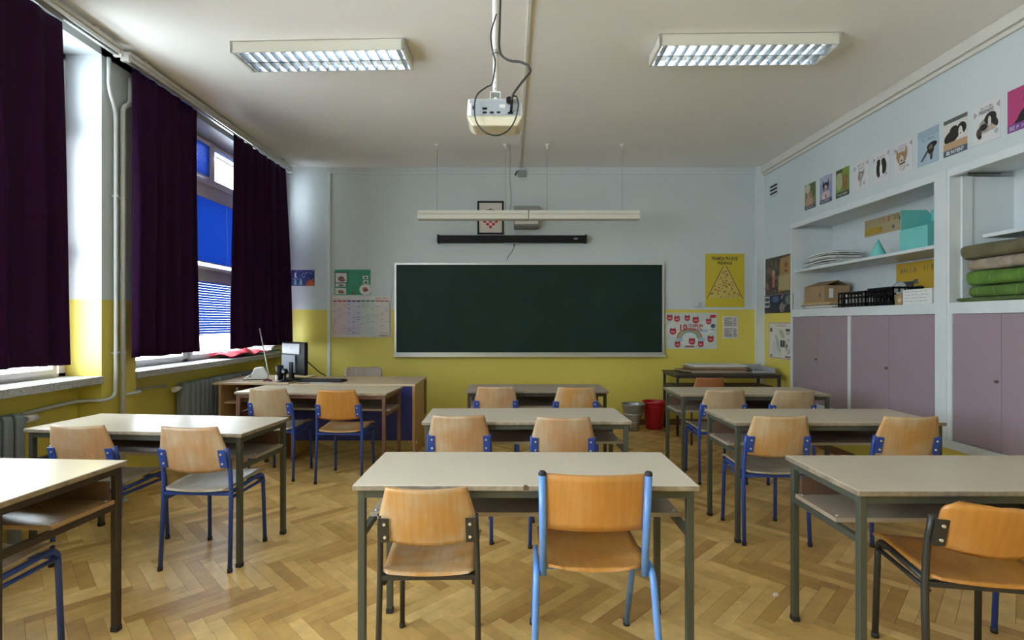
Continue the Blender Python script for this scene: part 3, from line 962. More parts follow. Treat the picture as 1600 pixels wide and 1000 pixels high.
# text helper
def text_mesh(txt):
    cu = bpy.data.curves.new('lettering', 'FONT')
    cu.body = txt
    cu.resolution_u = 2
    cu.offset = 0.022
    cu.align_x = 'CENTER'
    cu.align_y = 'CENTER'
    o = bpy.data.objects.new('lettering', cu)
    COL.objects.link(o)
    dg = bpy.context.evaluated_depsgraph_get()
    me = bpy.data.meshes.new_from_object(o.evaluated_get(dg))
    bpy.data.objects.remove(o)
    bpy.data.curves.remove(cu)
    V = [v.co.copy() for v in me.vertices]
    F = [list(p.vertices) for p in me.polygons]
    bpy.data.meshes.remove(me)
    return V, F
class Ink:
    """flat print: coloured shapes laid just above a sheet, local x right, z up, facing -y"""
    def __init__(s):
        s.v, s.f, s.c = [], [], []
        s.n = 0
    def add(s, pts, faces, col):
        b = len(s.v)
        y = -.0016 - .00012 * s.n
        s.n += 1
        s.v += [(x, y, z) for x, z in pts]
        for f in faces:
            s.f.append([b + i for i in f]); s.c.append(col)
    def rect(s, cx, cz, w, h, col, a=0):
        ca, sa = math.cos(R(a)), math.sin(R(a))
        s.add([(cx + x * ca - z * sa, cz + x * sa + z * ca) for x, z in ((-w / 2, -h / 2), (w / 2, -h / 2), (w / 2, h / 2), (-w / 2, h / 2))], [[0, 1, 2, 3]], col)
    def ell(s, cx, cz, rx, rz_, col, a=0, n=18):
        ca, sa = math.cos(R(a)), math.sin(R(a))
        p = [(rx * math.cos(2 * PI * k / n), rz_ * math.sin(2 * PI * k / n)) for k in range(n)]
        s.add([(cx + x * ca - z * sa, cz + x * sa + z * ca) for x, z in p], [list(range(n))], col)
    def poly(s, pts, col):
        s.add(pts, [list(range(len(pts)))], col)
    def text(s, txt, cx, cz, w, h, col):
        V, F = text_mesh(txt)
        x0, x1 = min(v.x for v in V), max(v.x for v in V)
        y0, y1 = min(v.y for v in V), max(v.y for v in V)
        s.add([(cx + ((v.x - x0) / (x1 - x0) - .5) * w, cz + ((v.y - y0) / (y1 - y0) - .5) * h) for v in V], F, col)
    def lines(s, x0, x1, z0, z1, n, col, seed=0, th=.4):
        rn = random.Random(seed)
        st = (z1 - z0) / n
        for k in range(n):
            e = x1 - (x1 - x0) * rn.choice((0, 0, .05, .15, .4))
            s.rect((x0 + e) / 2, z1 - st * (k + .5), e - x0, st * th, col)
    def scrawl(s, x0, x1, z, h, col, seed=0):
        '''lettering too blurred to read: a row of short strokes'''
        rn = random.Random(seed)
        x = x0
        while x < x1 - h * .4:
            w = h * rn.uniform(.45, .75)
            st = h * .17
            s.rect(x + st / 2, z, st, h, col)
            if rn.random() < .6: s.rect(x + w * .45, z + h * rn.choice((.42, 0, -.42)), w * .8, st, col)
            if rn.random() < .6: s.rect(x + w * .8, z + h * rn.uniform(-.15, .15), st, h * rn.uniform(.5, 1), col)
            x += w + h * (.25 if rn.random() < .8 else .7)
    def build(s, parent, name='print'):
        me = bpy.data.meshes.new(name)
        me.from_pydata(s.v, [], s.f)
        me.materials.append(M_PRINT)
        a = me.attributes.new('ink', 'FLOAT_COLOR', 'FACE')
        for i, c in enumerate(s.c):
            a.data[i].color = (*c, 1)
        me.update()
        o = bpy.data.objects.new(name, me)
        COL.objects.link(o)
        o.parent = parent
        return o
def poster(name, label, cat, w, h, loc, rz, ink, col=(.66, .66, .66), group=None):
    t = thing(name, label, cat, loc, rz, group)
    MB().box(-w / 2, w / 2, -.0014, .0, -h / 2, h / 2).build('sheet', mat('sheet_%.2f_%.2f_%.2f' % col, col, .6), t)
    ink.build(t)
    return t
K = (.015, .015, .015)
WHT = (.72, .72, .72)
yw = YB - .001
# crest picture
t = thing('framed_crest', 'framed chequered red and white crest behind the hanging lamp', 'picture', (-.256, YB, 2.716))
w, h = .344, .436
b = MB().box(-w / 2, w / 2, -.02, 0, h / 2 - .022, h / 2).box(-w / 2, w / 2, -.02, 0, -h / 2, -h / 2 + .022)
b.box(-w / 2, -w / 2 + .022, -.02, 0, -h / 2 + .022, h / 2 - .022).box(w / 2 - .022, w / 2, -.02, 0, -h / 2 + .022, h / 2 - .022)
b.build('picture_frame', M_BLACK, t)
MB().box(-w / 2 + .022, w / 2 - .022, -.008, -.002, -h / 2 + .022, h / 2 - .022).build('mount', mat('mount_card', (.66, .60, .55), .6), t)
ik = Ink()
sh = []
for k in range(25):
    a = PI + PI * k / 24
    sh.append((.095 * math.cos(a), -.045 + .098 * math.sin(a)))
RED = (.50, .02, .04)
ik.poly(sh + [(.095, .042), (-.095, .042)], (.68, .64, .62))
for i in range(5):
    for j in range(1, 6):
        x, z = -.076 + i * .038, .060 - j * .036
        if (i + j) % 2 == 1 and not (j == 5 and i != 2):
            ik.rect(x, z, .0375, .0355, RED)
for i in range(5):
    x = -.076 + i * .038
    zz = .068 + .020 * (1 - abs(i - 2) / 2)
    ik.poly([(x - .017, zz + .03), (x + .017, zz + .03), (x + .013, zz - .008), (x, zz - .016), (x - .013, zz - .008)], [(.03, .03, .05), (.05, .06, .12)][i % 2])
o = ik.build(t); o.location = (0, -.0075, 0)

# night drawing
ik = Ink()
ik.rect(0, 0, .31, .21, (.012, .022, .19))
for k in range(34):
    rn = random.Random(k)
    ik.ell(rn.uniform(-.14, .145), rn.uniform(-.03, .095), .005, .0045, (.55, .6, .72), n=6)
ik.ell(-.085, .035, .024, .034, (.62, .66, .6)); ik.ell(-.070, .037, .020, .029, (.012, .022, .19))
for x in (-.098, -.025):
    for q in range(3): ik.poly([(x - .024 + q * .004, -.09 + q * .022), (x + .024 - q * .004, -.09 + q * .022), (x, -.05 + q * .025)], (.16, .40, .40))
ik.poly([(.035, -.103), (.155, -.103), (.15, -.05), (.115, -.012), (.07, -.03), (.05, -.06)], (.42, .05, .015))
ik.poly([(.07, -.103), (.145, -.103), (.14, -.06), (.11, -.03)], (.50, .12, .02))
poster('child_drawing', 'dark blue night drawing with moon, trees and red house', 'drawing', .318, .218, (-2.72, yw, 1.928), 0, ik)
# green poster
ik = Ink()
G = (.025, .26, .145)
ik.rect(0, 0, .47, .33, G)
for (x, z, w, h, fr) in ((-.15, .06, .15, .125, True), (-.155, -.035, .13, .04, False), (-.155, -.115, .14, .08, False)):
    if fr: ik.rect(x, z, w + .02, h + .02, K)
    ik.rect(x, z, w, h, (.60, .60, .57))
    ik.ell(x, z - h * .1, w * .28, h * .28, (.20, .09, .08), n=9); ik.ell(x + w * .08, z - h * .25, w * .3, h * .18, (.26, .12, .09), n=8)
for (x, z) in ((.17, .065), (.175, .005)):
    ik.rect(x, z, .07, .042, (.62, .62, .6)); ik.ell(x, z - .003, .022, .012, (.05, .04, .04), n=8)
ik.ell(.165, -.095, .075, .07, (.64, .64, .62)); ik.rect(.20, -.095, .06, .135, (.64, .64, .62))
ik.ell(.165, -.095, .035, .034, (.30, .13, .11), n=9); ik.ell(.18, -.10, .03, .018, (.16, .07, .06), n=7)
ik.ell(.01, -.14, .03, .02, (.14, .10, .07), n=8)
ik.lines(-.05, .09, -.05, .12, 9, (.05, .34, .20), 4, .3)
poster('green_poster', 'green poster with small framed pictures above the calendar', 'poster', .474, .335, (-2.068, yw, 1.870), 0, ik, (.2, .4, .3))
# calendar
ik = Ink()
W, Hh = .771, .536
ik.text('2018. / 2019.', .27, .245, .17, .022, (.45, .05, .06))
ik.lines(-.36, -.12, .225, .245, 1, (.3, .3, .33), 2, .3)
cols = [(.42, .02, .05)] * 3 + [(.04, .04, .22)] * 3 + [(.04, .25, .16)] * 3 + [(.50, .22, .12)] * 3
tints = [(.64, .52, .55)] * 3 + [(.54, .52, .66)] * 3 + [(.55, .62, .58)] * 3 + [(.64, .60, .57)] * 3
for k in range(12):
    x = -.345 + k * .0625
    ik.rect(x, -.02, .060, .43, tints[k])
    ik.rect(x, .207, .05, .018, cols[k])
    for r_ in range(15):
        ik.rect(x, .175 - r_ * .0285, .058, .0016, (.40, .40, .44))
    rn = random.Random(k + 40)
    for r_ in range(5):
        ik.rect(x, .175 - rn.randrange(14) * .0285 - .012, .048, .009, (.25, .25, .34) if k in (3, 4, 5) else (.38, .38, .40))
ik.rect(.30, -.245, .11, .010, (.18, .12, .16))
poster('wall_calendar', 'large white year calendar with coloured month columns', 'calendar', W, Hh, (-1.953, yw, 1.417), 0, ik, (.66, .64, .65))
# pyramid
ik = Ink()
YL = (.56, .44, .035)
ik.rect(0, 0, .50, .69, YL)
ik.text('PIRAMIDA PRAVILNE', 0, .288, .34, .048, K)
ik.text('PREHRANE', 0, .228, .19, .044, K)
ik.poly([(-.235, -.235), (.235, -.235), (.018, .185), (-.018, .185)], (.58, .47, .12))
BR = (.20, .08, .03)
for sx in (-1, 1): ik.poly([(sx * .24, -.24), (sx * .228, -.24), (sx * .012, .19), (sx * .024, .19)], BR)
for zz in (.10, .03, -.06, -.15):
    hw = .235 * (.19 - zz) / .43
    ik.rect(0, zz, 2 * hw, .003, (.42, .28, .06))
rn = random.Random(3)
FC = [(.42, .04, .03), (.12, .16, .03), (.30, .12, .04), (.55, .50, .35), (.08, .05, .03), (.45, .20, .05), (.5, .45, .5)]
for k in range(60):
    zz = rn.uniform(-.225, .15)
    hw = .235 * (.19 - zz) / .43 - .02
    ik.ell(rn.uniform(-hw, hw), zz, rn.uniform(.006, .015), rn.uniform(.005, .011), rn.choice(FC), n=7)
ik.lines(-.06, .19, -.235, -.205, 2, (.40, .36, .18), 3)
poster('food_pyramid_poster', 'yellow food pyramid poster beside the blackboard', 'poster', .511, .704, (2.82, yw, 1.895), 0, ik, (.5, .4, .05))
# ten expressions
ik = Ink()
ik.rect(0, 0, .675, .465, (.52, .58, .56))
for (x, z, rx, rz_) in ((-.2, .02, .13, .1), (.2, .05, .12, .09), (0, -.1, .16, .1)): ik.ell(x, z, rx, rz_, (.62, .65, .62))
arc = []
for k, c in enumerate(((.40, .16, .14), (.45, .36, .16), (.25, .38, .24), (.20, .34, .48))):
    r0 = .17 - k * .018
    p = [(-.02 + r0 * math.cos(PI * q / 14), -.10 + r0 * .8 * math.sin(PI * q / 14)) for q in range(15)]
    p2 = [(-.02 + (r0 - .018) * math.cos(PI * q / 14), -.10 + (r0 - .018) * .8 * math.sin(PI * q / 14)) for q in range(14, -1, -1)]
    ik.poly(p + p2, c)
for (x, z, rx) in ((-.15, -.12, .05), (.14, -.11, .05), (.17, .0, .06)): ik.ell(x, z, rx, .022, (.34, .48, .62), n=10)
HR = (.46, .02, .05)
for (x, z, q) in ((-.28, .17, 1), (-.185, .155, 1), (-.05, .165, .95), (.06, .14, 1.1), (.23, .12, .95), (-.24, -.01, 1.1), (.255, -.11, 1.1), (-.18, -.18, 1), (.01, -.14, 1.1), (.125, -.175, 1)):
    ik.ell(x, z, .039 * q, .037 * q, HR, n=16)
    for sx in (-1, 1): ik.poly([(x + sx * .028 * q - .012, z + .02), (x + sx * .028 * q + .012, z + .02), (x + sx * .02 * q, z + .055 * q)], (.16, .02, .03))
    ik.rect(x, z + .003, .05 * q, .006, (.62, .5, .5)); ik.rect(x, z - .009, .04 * q, .005, (.6, .45, .45))
ik.rect(.285, .19, .075, .04, HR, 4); ik.ell(.285, .065, .032, .03, (.10, .12, .20), n=10); ik.rect(.28, .015, .06, .012, (.3, .3, .3))
ik.text('10', -.10, .045, .095, .085, (.42, .015, .05))
ik.text('TOPLIH', .06, .068, .18, .042, (.42, .03, .05))
ik.text('IZRAZA', .058, .018, .175, .036, (.40, .10, .12))
ik.rect(-.02, -.205, .12, .022, (.40, .10, .12))
poster('expressions_poster', 'colourful poster with a big red 10 and round red badges', 'poster', .679, .469, (2.376, yw, 1.233), 0, ik, (.5, .6, .6))
ik = Ink()
for z0 in (.015, -.125):
    ik.lines(-.08, .03, z0, z0 + .115, 8, (.16, .16, .17), int(z0 * 1000), .55)
    ik.lines(.04, .085, z0, z0 + .115, 8, (.18, .18, .19), int(z0 * 1000) + 5, .55)
poster('text_notice', 'small white sheet with two blocks of printed text', 'notice', .201, .293, (2.891, yw, 1.279), 0, ik, (.60, .58, .54))
o = tag(MB().box(-.04, .04, -.03, 0, -.035, .035).build('socket_box', M_WALL, None, .006, (2.435, YB, 1.576)), 'small square wall box above the round-badge poster', 'wall box')
# conduit on the blackboard wall
b = MB().box(-2.395, -2.357, YB - .016, YB, .075, H - .085).box(-2.395, 3.21, YB - .014, YB, H - .085, H - .068)
tag(b.build('cable_trunking', M_WHITEPAINT, None, .003), 'white cable trunking running down beside the calendar', 'trunking')

# ------------------------------------------------------------------ posters on the cupboard wall
RW = -PI / 2
xw = XR - .001
ik = Ink()
ik.rect(0, 0, .62, .465, (.07, .05, .035))
for k in range(40):
    rn = random.Random(k + 9)
    ik.ell(rn.uniform(-.29, .05), rn.uniform(-.2, .2), rn.uniform(.02, .06), rn.uniform(.02, .05), rn.choice([(.10, .09, .05), (.16, .09, .06), (.06, .07, .05), (.22, .13, .09), (.05, .03, .03)]), n=9)
ik.poly([(.06, .2), (.29, .21), (.29, -.2), (.02, -.2)], (.30, .20, .08))
ik.poly([(.03, -.01), (.27, .0), (.26, -.19), (.01, -.18)], (.36, .29, .15))
ik.ell(.19, .11, .04, .04, (.24, .07, .02), n=8); ik.rect(.19, .04, .08, .03, (.24, .07, .02))
ik.ell(-.10, .03, .035, .05, (.34, .24, .16), n=9); ik.rect(-.1, -.08, .07, .13, (.30, .12, .09))
poster('history_poster', 'brown and black picture poster beside the shelf frame', 'poster', .63, .47, (xw, 6.36, 1.927), RW, ik, (.1, .08, .06))
ik = Ink()
ik.rect(0, 0, .66, .225, (.012, .018, .04))
ik.rect(-.27, .03, .12, .14, (.45, .45, .45)); ik.rect(-.27, .06, .10, .04, (.05, .05, .06)); ik.rect(-.27, .0, .10, .04, (.05, .05, .06))
ik.ell(-.06, .06, .08, .04, (.05, .09, .22)); ik.ell(.09, -.05, .06, .06, (.24, .17, .17), n=9); ik.ell(.23, .04, .07, .06, (.10, .16, .17), n=9); ik.ell(.2, -.06, .05, .04, (.02, .02, .02), n=9)
for k in range(10):
    rn = random.Random(k)
    ik.ell(rn.uniform(.05, .3), rn.uniform(-.1, .1), .02, .018, rn.choice([(.2, .22, .22), (.10, .12, .14), (.25, .18, .18)]), n=6)
poster('dark_collage', 'dark blue photo collage strip under the brown poster', 'poster', .67, .23, (xw, 6.36, 1.575), RW, ik, (.02, .02, .04))
ik = Ink()
ik.rect(0, 0, .535, .44, (.62, .60, .56))
for w_, h_, x, z in ((.535, .008, 0, .216), (.535, .008, 0, -.216), (.008, .44, -.264, 0), (.008, .44, .264, 0)): ik.rect(x, z, w_, h_, (.30, .10, .10))
ik.scrawl(-.11, .15, .185, .02, (.35, .16, .16), 3)
ik.poly([(-.02, .14), (.07, .13), (.12, .04), (.06, .03), (.0, .09)], (.36, .45, .33))
ik.poly([(-.12, .08), (-.06, .06), (.02, -.12), (.0, -.19), (-.06, -.06)], (.42, .47, .40))
ik.ell(-.13, -.09, .06, .09, (.52, .55, .56), n=10)
ik.rect(.07, -.035, .10, .085, (.04, .05, .07)); ik.rect(.07, -.035, .006, .085, (.5, .5, .5))
ik.rect(-.2, .13, .05, .05, (.08, .08, .06)); ik.rect(-.2, -.19, .05, .02, (.05, .05, .05)); ik.rect(.19, .13, .09, .03, (.06, .06, .06)); ik.rect(.19, .09, .08, .01, (.1, .1, .1)); ik.rect(.19, -.19, .12, .015, K)
for k in range(14):
    rn = random.Random(k + 60)
    ik.ell(rn.uniform(.14, .23), rn.uniform(-.16, .02), .012, .012, rn.choice([(.14, .14, .15), (.3, .26, .24), (.1, .1, .1)]), n=6)
poster('map_poster', 'white map poster with red border on the yellow wall by the cupboard edge', 'map', .55, .45, (xw, 6.318, 1.12), RW, ik, (.6, .58, .55))
t = thing('air_vent', 'small dark slatted air vent high in the corner', 'vent', (XR, 6.45, 3.01), RW)
MB().box(-.10, .10, -.012, 0, -.08, .08).build('vent_frame', M_WALL, t, .003)
for k in range(3):
    MB().box(-.085, .085, -.014, -.012, .035 - k * .045, .060 - k * .045).build('slot', mat('vent_slot', (.03, .03, .028), .7), t)

def arrows(ik, c):
    ik.poly([(-.097, .10), (-.07, .075), (-.097, .05)], c); ik.poly([(.097, .12), (.07, .095), (.097, .07)], c)
def dog_face(ik, x, z, s, dark, light, ears=True):
    if ears:
        for sx in (-1, 1): ik.poly([(x + sx * .018 * s, z + .02 * s), (x + sx * .05 * s, z + .075 * s), (x + sx * .052 * s, z + .0)], dark)
    ik.ell(x, z, .044 * s, .045 * s, dark); ik.ell(x, z - .012 * s, .022 * s, .03 * s, light, n=10); ik.ell(x, z - .022 * s, .009 * s, .007 * s, K, n=8)
    for sx in (-1, 1): ik.ell(x + sx * .018 * s, z + .008 * s, .005 * s, .005 * s, K, n=6)
BLK, TAN, GRY = (.02, .018, .018), (.32, .19, .09), (.12, .12, .12)
LAV = (.32, .28, .36)
PW = (.60, .60, .62)
ikl = []
ik = Ink(); ik.rect(0, 0, .205, .28, (.17, .19, .09)); ik.ell(.04, .06, .06, .08, (.10, .12, .05)); ik.ell(-.05, .09, .05, .05, (.42, .42, .33)); ik.ell(-.01, .0, .04, .06, (.42, .28, .18)); ik.ell(-.02, -.06, .07, .06, (.42, .26, .18)); dog_face(ik, .02, .01, .7, (.22, .13, .07), (.4, .3, .2)); ik.rect(0, -.12, .205, .042, (.08, .08, .12)); ik.scrawl(-.07, .09, -.12, .022, (.6, .6, .6), 1); ikl.append((ik, (.2, .2, .1), 'photo poster of a tan dog on dark green, first in the row by the vent'))
ik = Ink(); ik.rect(0, 0, .205, .28, (.24, .26, .46)); ik.ell(0, .1, .1, .05, (.34, .36, .50)); dog_face(ik, 0, .03, 1.05, BLK, (.5, .42, .36)); ik.ell(0, -.06, .075, .045, (.50, .40, .40)); ik.ell(-.03, -.075, .03, .02, (.6, .5, .5)); ik.ell(0, -.07, .012, .02, (.3, .08, .08)); ik.rect(0, -.12, .205, .042, (.08, .08, .13)); ik.scrawl(-.08, .09, -.12, .022, (.55, .55, .6), 2); ikl.append((ik, (.24, .26, .46), 'lavender blue poster of a big-eared dog'))
ik = Ink(); ik.rect(0, 0, .205, .28, (.17, .24, .045)); ik.ell(-.05, .02, .05, .09, (.34, .36, .20)); ik.rect(-.05, .12, .1, .03, (.05, .06, .03)); ik.ell(.04, -.01, .035, .075, (.24, .12, .04)); dog_face(ik, .04, .03, .75, (.22, .11, .04), (.34, .22, .12)); ik.rect(0, -.115, .205, .052, (.05, .06, .05)); ik.scrawl(-.08, .09, -.115, .022, (.5, .5, .45), 3); ikl.append((ik, (.17, .24, .045), 'bright green photo poster of a brown dog in grass'))
ik = Ink(); arrows(ik, LAV); ik.scrawl(-.045, .055, .09, .024, GRY, 4); ik.scrawl(-.045, .055, .06, .014, GRY, 5); ik.ell(-.01, -.02, .03, .04, (.30, .26, .26), n=9); dog_face(ik, .01, .0, .7, (.22, .19, .19), (.5, .48, .48)); ik.rect(.0, -.08, .012, .06, (.36, .30, .30)); ik.ell(.05, -.09, .015, .02, (.4, .36, .4), n=8); ikl.append((ik, PW, 'white poster of a small grey dog, fourth in the row'))
ik = Ink(); arrows(ik, LAV); ik.scrawl(-.05, .06, .085, .018, GRY, 6); ik.ell(-.03, -.02, .028, .075, BLK); ik.ell(.035, -.01, .032, .065, BLK); ik.ell(.0, -.03, .016, .055, WHT); ik.ell(-.03, .045, .022, .025, BLK); ik.ell(.03, .04, .024, .026, BLK); ik.ell(.065, -.08, .013, .013, (.35, .36, .42), n=8); ikl.append((ik, PW, 'white poster of two upright black dogs'))
ik = Ink(); arrows(ik, LAV); ik.scrawl(-.045, .05, .1, .014, LAV, 7); ik.scrawl(-.045, .05, .075, .02, LAV, 8); dog_face(ik, -.01, -.0, 1.15, TAN, (.55, .5, .45)); ik.ell(-.005, -.075, .035, .04, (.55, .52, .48), n=10); ik.rect(-.002, -.052, .06, .012, K, 6); ik.ell(.06, -.085, .012, .012, (.35, .36, .42), n=8); ikl.append((ik, PW, 'white poster of a tan dog with a black collar'))
ik = Ink(); ik.rect(0, 0, .205, .28, (.34, .44, .54)); ik.rect(0, .11, .205, .06, (.28, .38, .48)); ik.scrawl(-.06, .08, .06, .024, (.16, .20, .26), 9); ik.poly([(-.07, -.10), (-.055, -.105), (.02, -.03), (.0, -.02)], (.10, .08, .08)); ik.ell(.03, -.03, .03, .04, BLK); ik.ell(.04, -.0, .05, .026, BLK, 10); ik.ell(.03, -.012, .02, .02, (.16, .12, .08), n=9); ik.ell(.035, -.085, .014, .03, (.07, .07, .07), n=8); ikl.append((ik, (.34, .44, .54), 'pale blue poster of a running black puppy'))
ik = Ink(); ik.rect(0, .12, .205, .03, (.10, .11, .11)); ik.ell(-.03, .0, .07, .045, BLK, 20); ik.ell(-.01, .035, .04, .04, BLK); ik.ell(.055, .035, .04, .045, BLK); ik.ell(.045, .015, .018, .04, (.6, .58, .56), n=10); ik.ell(.05, -.005, .02, .02, (.66, .64, .62), n=10); ik.ell(.047, .0, .007, .006, K, n=6); ik.rect(0, -.07, .205, .06, (.44, .30, .17)); ik.rect(0, -.117, .205, .046, (.07, .10, .15)); ik.text('BE PATIENT', .0, -.117, .15, .028, (.66, .66, .66)); ikl.append((ik, (.58, .56, .55), 'poster of two black and white puppies reading BE PATIENT'))
ik = Ink(); arrows(ik, (.36, .26, .34)); ik.scrawl(-.045, .05, .105, .014, GRY, 10); ik.text('FRIENDS', .0, .078, .11, .026, (.16, .15, .17)); ik.ell(.0, -.02, .06, .05, (.30, .28, .26), 20); ik.ell(.03, .02, .045, .04, BLK, 20); ik.ell(.065, -.02, .02, .035, BLK, 20); ik.ell(.025, .0, .012, .035, (.6, .58, .56), n=9); ik.ell(-.02, -.03, .03, .024, BLK); ik.ell(-.055, -.06, .022, .035, (.06, .05, .05), n=10); ik.ell(-.05, -.09, .015, .015, K, n=8); ik.ell(.04, -.05, .03, .016, (.45, .35, .27), n=9); ik.ell(.075, -.085, .016, .02, (.36, .40, .46), n=8); ikl.append((ik, PW, 'white poster of a lying shaggy black and white dog'))
ik = Ink(); ik.rect(0, 0, .205, .28, (.40, .05, .17)); ik.ell(.06, .05, .055, .085, BLK); ik.ell(.04, -.06, .075, .06, BLK, 20); ik.poly([(-.07, -.1), (.02, .0), (.05, -.1)], BLK); ik.rect(.04, -.01, .07, .012, (.6, .55, .58), -25); ik.rect(0, -.115, .205, .05, (.18, .06, .26)); ik.text('BE', -.07, -.115, .035, .026, (.45, .4, .5)); ik.scrawl(-.04, .095, -.115, .026, (.45, .4, .5), 11); ikl.append((ik, (.4, .05, .17), 'magenta poster of a black dog at the frame edge'))
for k, yy in enumerate((5.68, 5.40, 5.13, 4.86, 4.595, 4.34, 4.08, 3.83, 3.578, 3.325)):
    poster('dog_poster', ikl[k][2], 'poster', .205, .28, (xw, yy, 2.742), RW, ikl[k][0], ikl[k][1], 'dog posters above the shelves')

# ------------------------------------------------------------------ built-in cupboards and open shelves
XF = XR - .02
def cupboard(label, bays, y_lo, y_hi):
    t = thing('cupboard', label, 'cupboard', (0, 0, 0))
    b = MB()
    b.box(XF, 3.80, y_lo, y_hi, 1.41, 1.495)
    b.build('counter', M_WHITEPAINT, t, .003)
    MB().box(3.45, 3.80, y_lo, y_hi, .463, 1.41).build('carcass', M_SHELFDARK, t)
    posts = sorted(set([y_lo, y_hi]))
    MB().box(XF, 3.45, y_lo, y_lo + bays[0][2], .463, 1.41).build('post', M_WHITEPAINT, t)
    for (a, c, _) in bays:
        MB().box(XF, 3.45, c, c + .04, .463, 1.41).build('post', M_WHITEPAINT, t)
        m_ = (a + c) / 2
        for (d0, d1, ks) in ((a + .002, m_ - .0015, 1), (m_ + .0015, c - .002, -1)):
            do = MB().box(XF + .006, XF + .026, d0, d1, .466, 1.407).build('door', M_LILAC, t, .002)
            if ks < 0:
                MB().tube([(XF + .008, d0 + .025, .945), (XF - .008, d0 + .025, .945)], .011, 10).tube([(XF - .006, d0 + .025, .945), (XF - .014, d0 + .025, .945)], .006, 8).build('knob', M_SHELFDARK, do)
    return t
cupboard('lilac-doored wall cupboard nearer the corner, below the crate and boxes', [(3.98, 4.985, .0001), (5.025, 6.01, 0)], 3.98, 6.05)
cupboard('lilac-doored wall cupboard below the folded blankets', [(2.24, 3.04, .39), (3.08, 3.84, 0)], 1.85, 3.88)
tag(MB().box(XF - .012, 3.46, 3.881, 3.979, .463, 2.50).build('white_post', M_WHITEPAINT, None, .003), 'worn white post dividing the two cupboard bays', 'post')
def open_shelf(label, y_lo, y_hi, shelf_y, zs):
    t = thing('open_shelf', label, 'shelf', (0, 0, 0))
    MB().box(XF - .004, XF + .04, y_lo, y_hi, 2.44, 2.50).build('top_frame', M_WHITEPAINT, t, .003)
    MB().box(XF + .04, 3.80, y_lo, y_hi, 2.48, 2.498).build('top_board', M_WHITEPAINT, t)
    MB().box(XF, 3.80, y_hi - .02, y_hi, 1.495, 2.44).build('side_board', M_WHITEPAINT, t)
    MB().box(XF, 3.80, y_lo, y_lo + .02, 1.495, 2.44).build('side_board', M_WHITEPAINT, t)
    MB().box(3.785, 3.80, y_lo + .02, y_hi - .02, 1.495, 2.48).build('back_board', M_WHITEPAINT, t)
    MB().box(shelf_y[2], 3.785, shelf_y[0], shelf_y[1], zs - .028, zs).build('shelf_board', M_WHITEPAINT, t, .002)
    return t
open_shelf('white open shelf niche holding the crate, newspapers and turquoise card box', 3.98, 6.05, (4.0, 6.03, XF + .03), 1.955)
sh2 = open_shelf('white open shelf niche holding the folded blankets', 1.85, 3.88, (1.87, 3.72, 3.42), 1.985)
MB().box(3.385, 3.46, 3.845, 3.86, 1.495, 2.44).build('lit_band_board', M_WHITEPAINT, sh2)  # added board imitates a bright band of light on the niche side
MB().box(3.70, 3.71, 3.2, 3.72, 1.90, 1.957).build('shelf_batten', M_WHITEPAINT, sh2)

# things on the shelves (the niche is 0.47 deep)
rnd = random.Random(8)
ORD = ['lowest', 'second', 'third', 'fourth', 'fifth', 'sixth', 'seventh', 'eighth']
z = 1.9555
for k in range(7):
    w_, d_ = rnd.uniform(.58, .72) - .03 * k, rnd.uniform(.24, .30)
    sag = .012 + .004 * k
    th = rnd.uniform(.011, .016)
    def fn(u, v, w_=w_, d_=d_, sag=sag, th=th):
        return ((v - .5) * d_, (u - .5) * w_, th / 2 + sag * math.sin(PI * u) * (.5 + .5 * math.sin(5 * v)))
    o = MB().sheet(fn, 12, 6, th).build('newspaper', M_NEWS if k % 2 else M_PAPER, None, 0, (3.53 + rnd.uniform(-.02, .02), 5.62 + rnd.uniform(-.03, .03), z), R(rnd.uniform(-5, 5)))
    tag(o, ORD[k] + ' folded newspaper counted from the bottom of the shelf pile', 'newspaper', 'newspapers piled on the shelf')
    z += th + .0075
o = tag(MB().lathe([(.074, 0), (.074, .003), (.003, .168), (0, .17)], 28).build('paper_cone', M_TURQ, None, 0, (3.43, 4.79, 1.9555)), 'pointed turquoise paper cone on the shelf', 'paper cone')
t = thing('card_box', 'open turquoise card box folded like a house', 'box', (3.54, 4.335, 1.9555))
MB().box(-.14, -.133, -.15, .15, 0, .19).build('front_wall', M_TURQ, t)
MB().box(.133, .14, -.15, .15, 0, .37).build('back_wall', M_TURQ, t)
MB().prism([(-.133, 0), (.133, 0), (.133, .37), (.10, .37), (-.133, .19)], -.15, -.143).build('side_wall', M_TURQ, t)
MB().prism([(-.133, 0), (.133, 0), (.133, .33), (.09, .37), (-.133, .37)], .143, .15).build('side_wall', M_TURQ, t)
MB().box(-.133, .133, -.143, .143, 0, .006).build('base', M_TURQ, t)
ik = Ink()
ik.rect(-.13, -.04, .26, .06, (.40, .24, .03)); ik.ell(-.16, -.03, .1, .035, (.44, .28, .03), n=9)
ik.scrawl(-.24, -.13, .04, .045, (.30, .21, .13), 12); ik.scrawl(-.11, .0, .045, .045, (.28, .20, .12), 13); ik.scrawl(.02, .12, .05, .05, (.42, .08, .02), 14); ik.scrawl(.16, .25, .05, .045, (.14, .12, .06), 15)
ik.ell(.15, -.04, .015, .02, (.1, .12, .06), n=8); ik.ell(.24, .03, .02, .03, (.2, .12, .06), n=8)
poster('cardboard_sign', 'hand-lettered cardboard sign at the back of the upper shelf', 'sign', .52, .175, (3.784, 5.22, 2.333), RW, ik, (.42, .33, .19))
t = thing('cardboard_box', 'brown cardboard box with raised flaps on the lower shelf', 'box', (3.565, 5.79, 1.4955))
MB().box(-.14, .14, -.19, .19, 0, .255).build('box_body', M_CARD, t, .003)
MB().prism([(-.14, .255), (.0, .305), (.0, .300), (-.14, .25)], -.19, .19).build('box_flap', M_CARD, t)
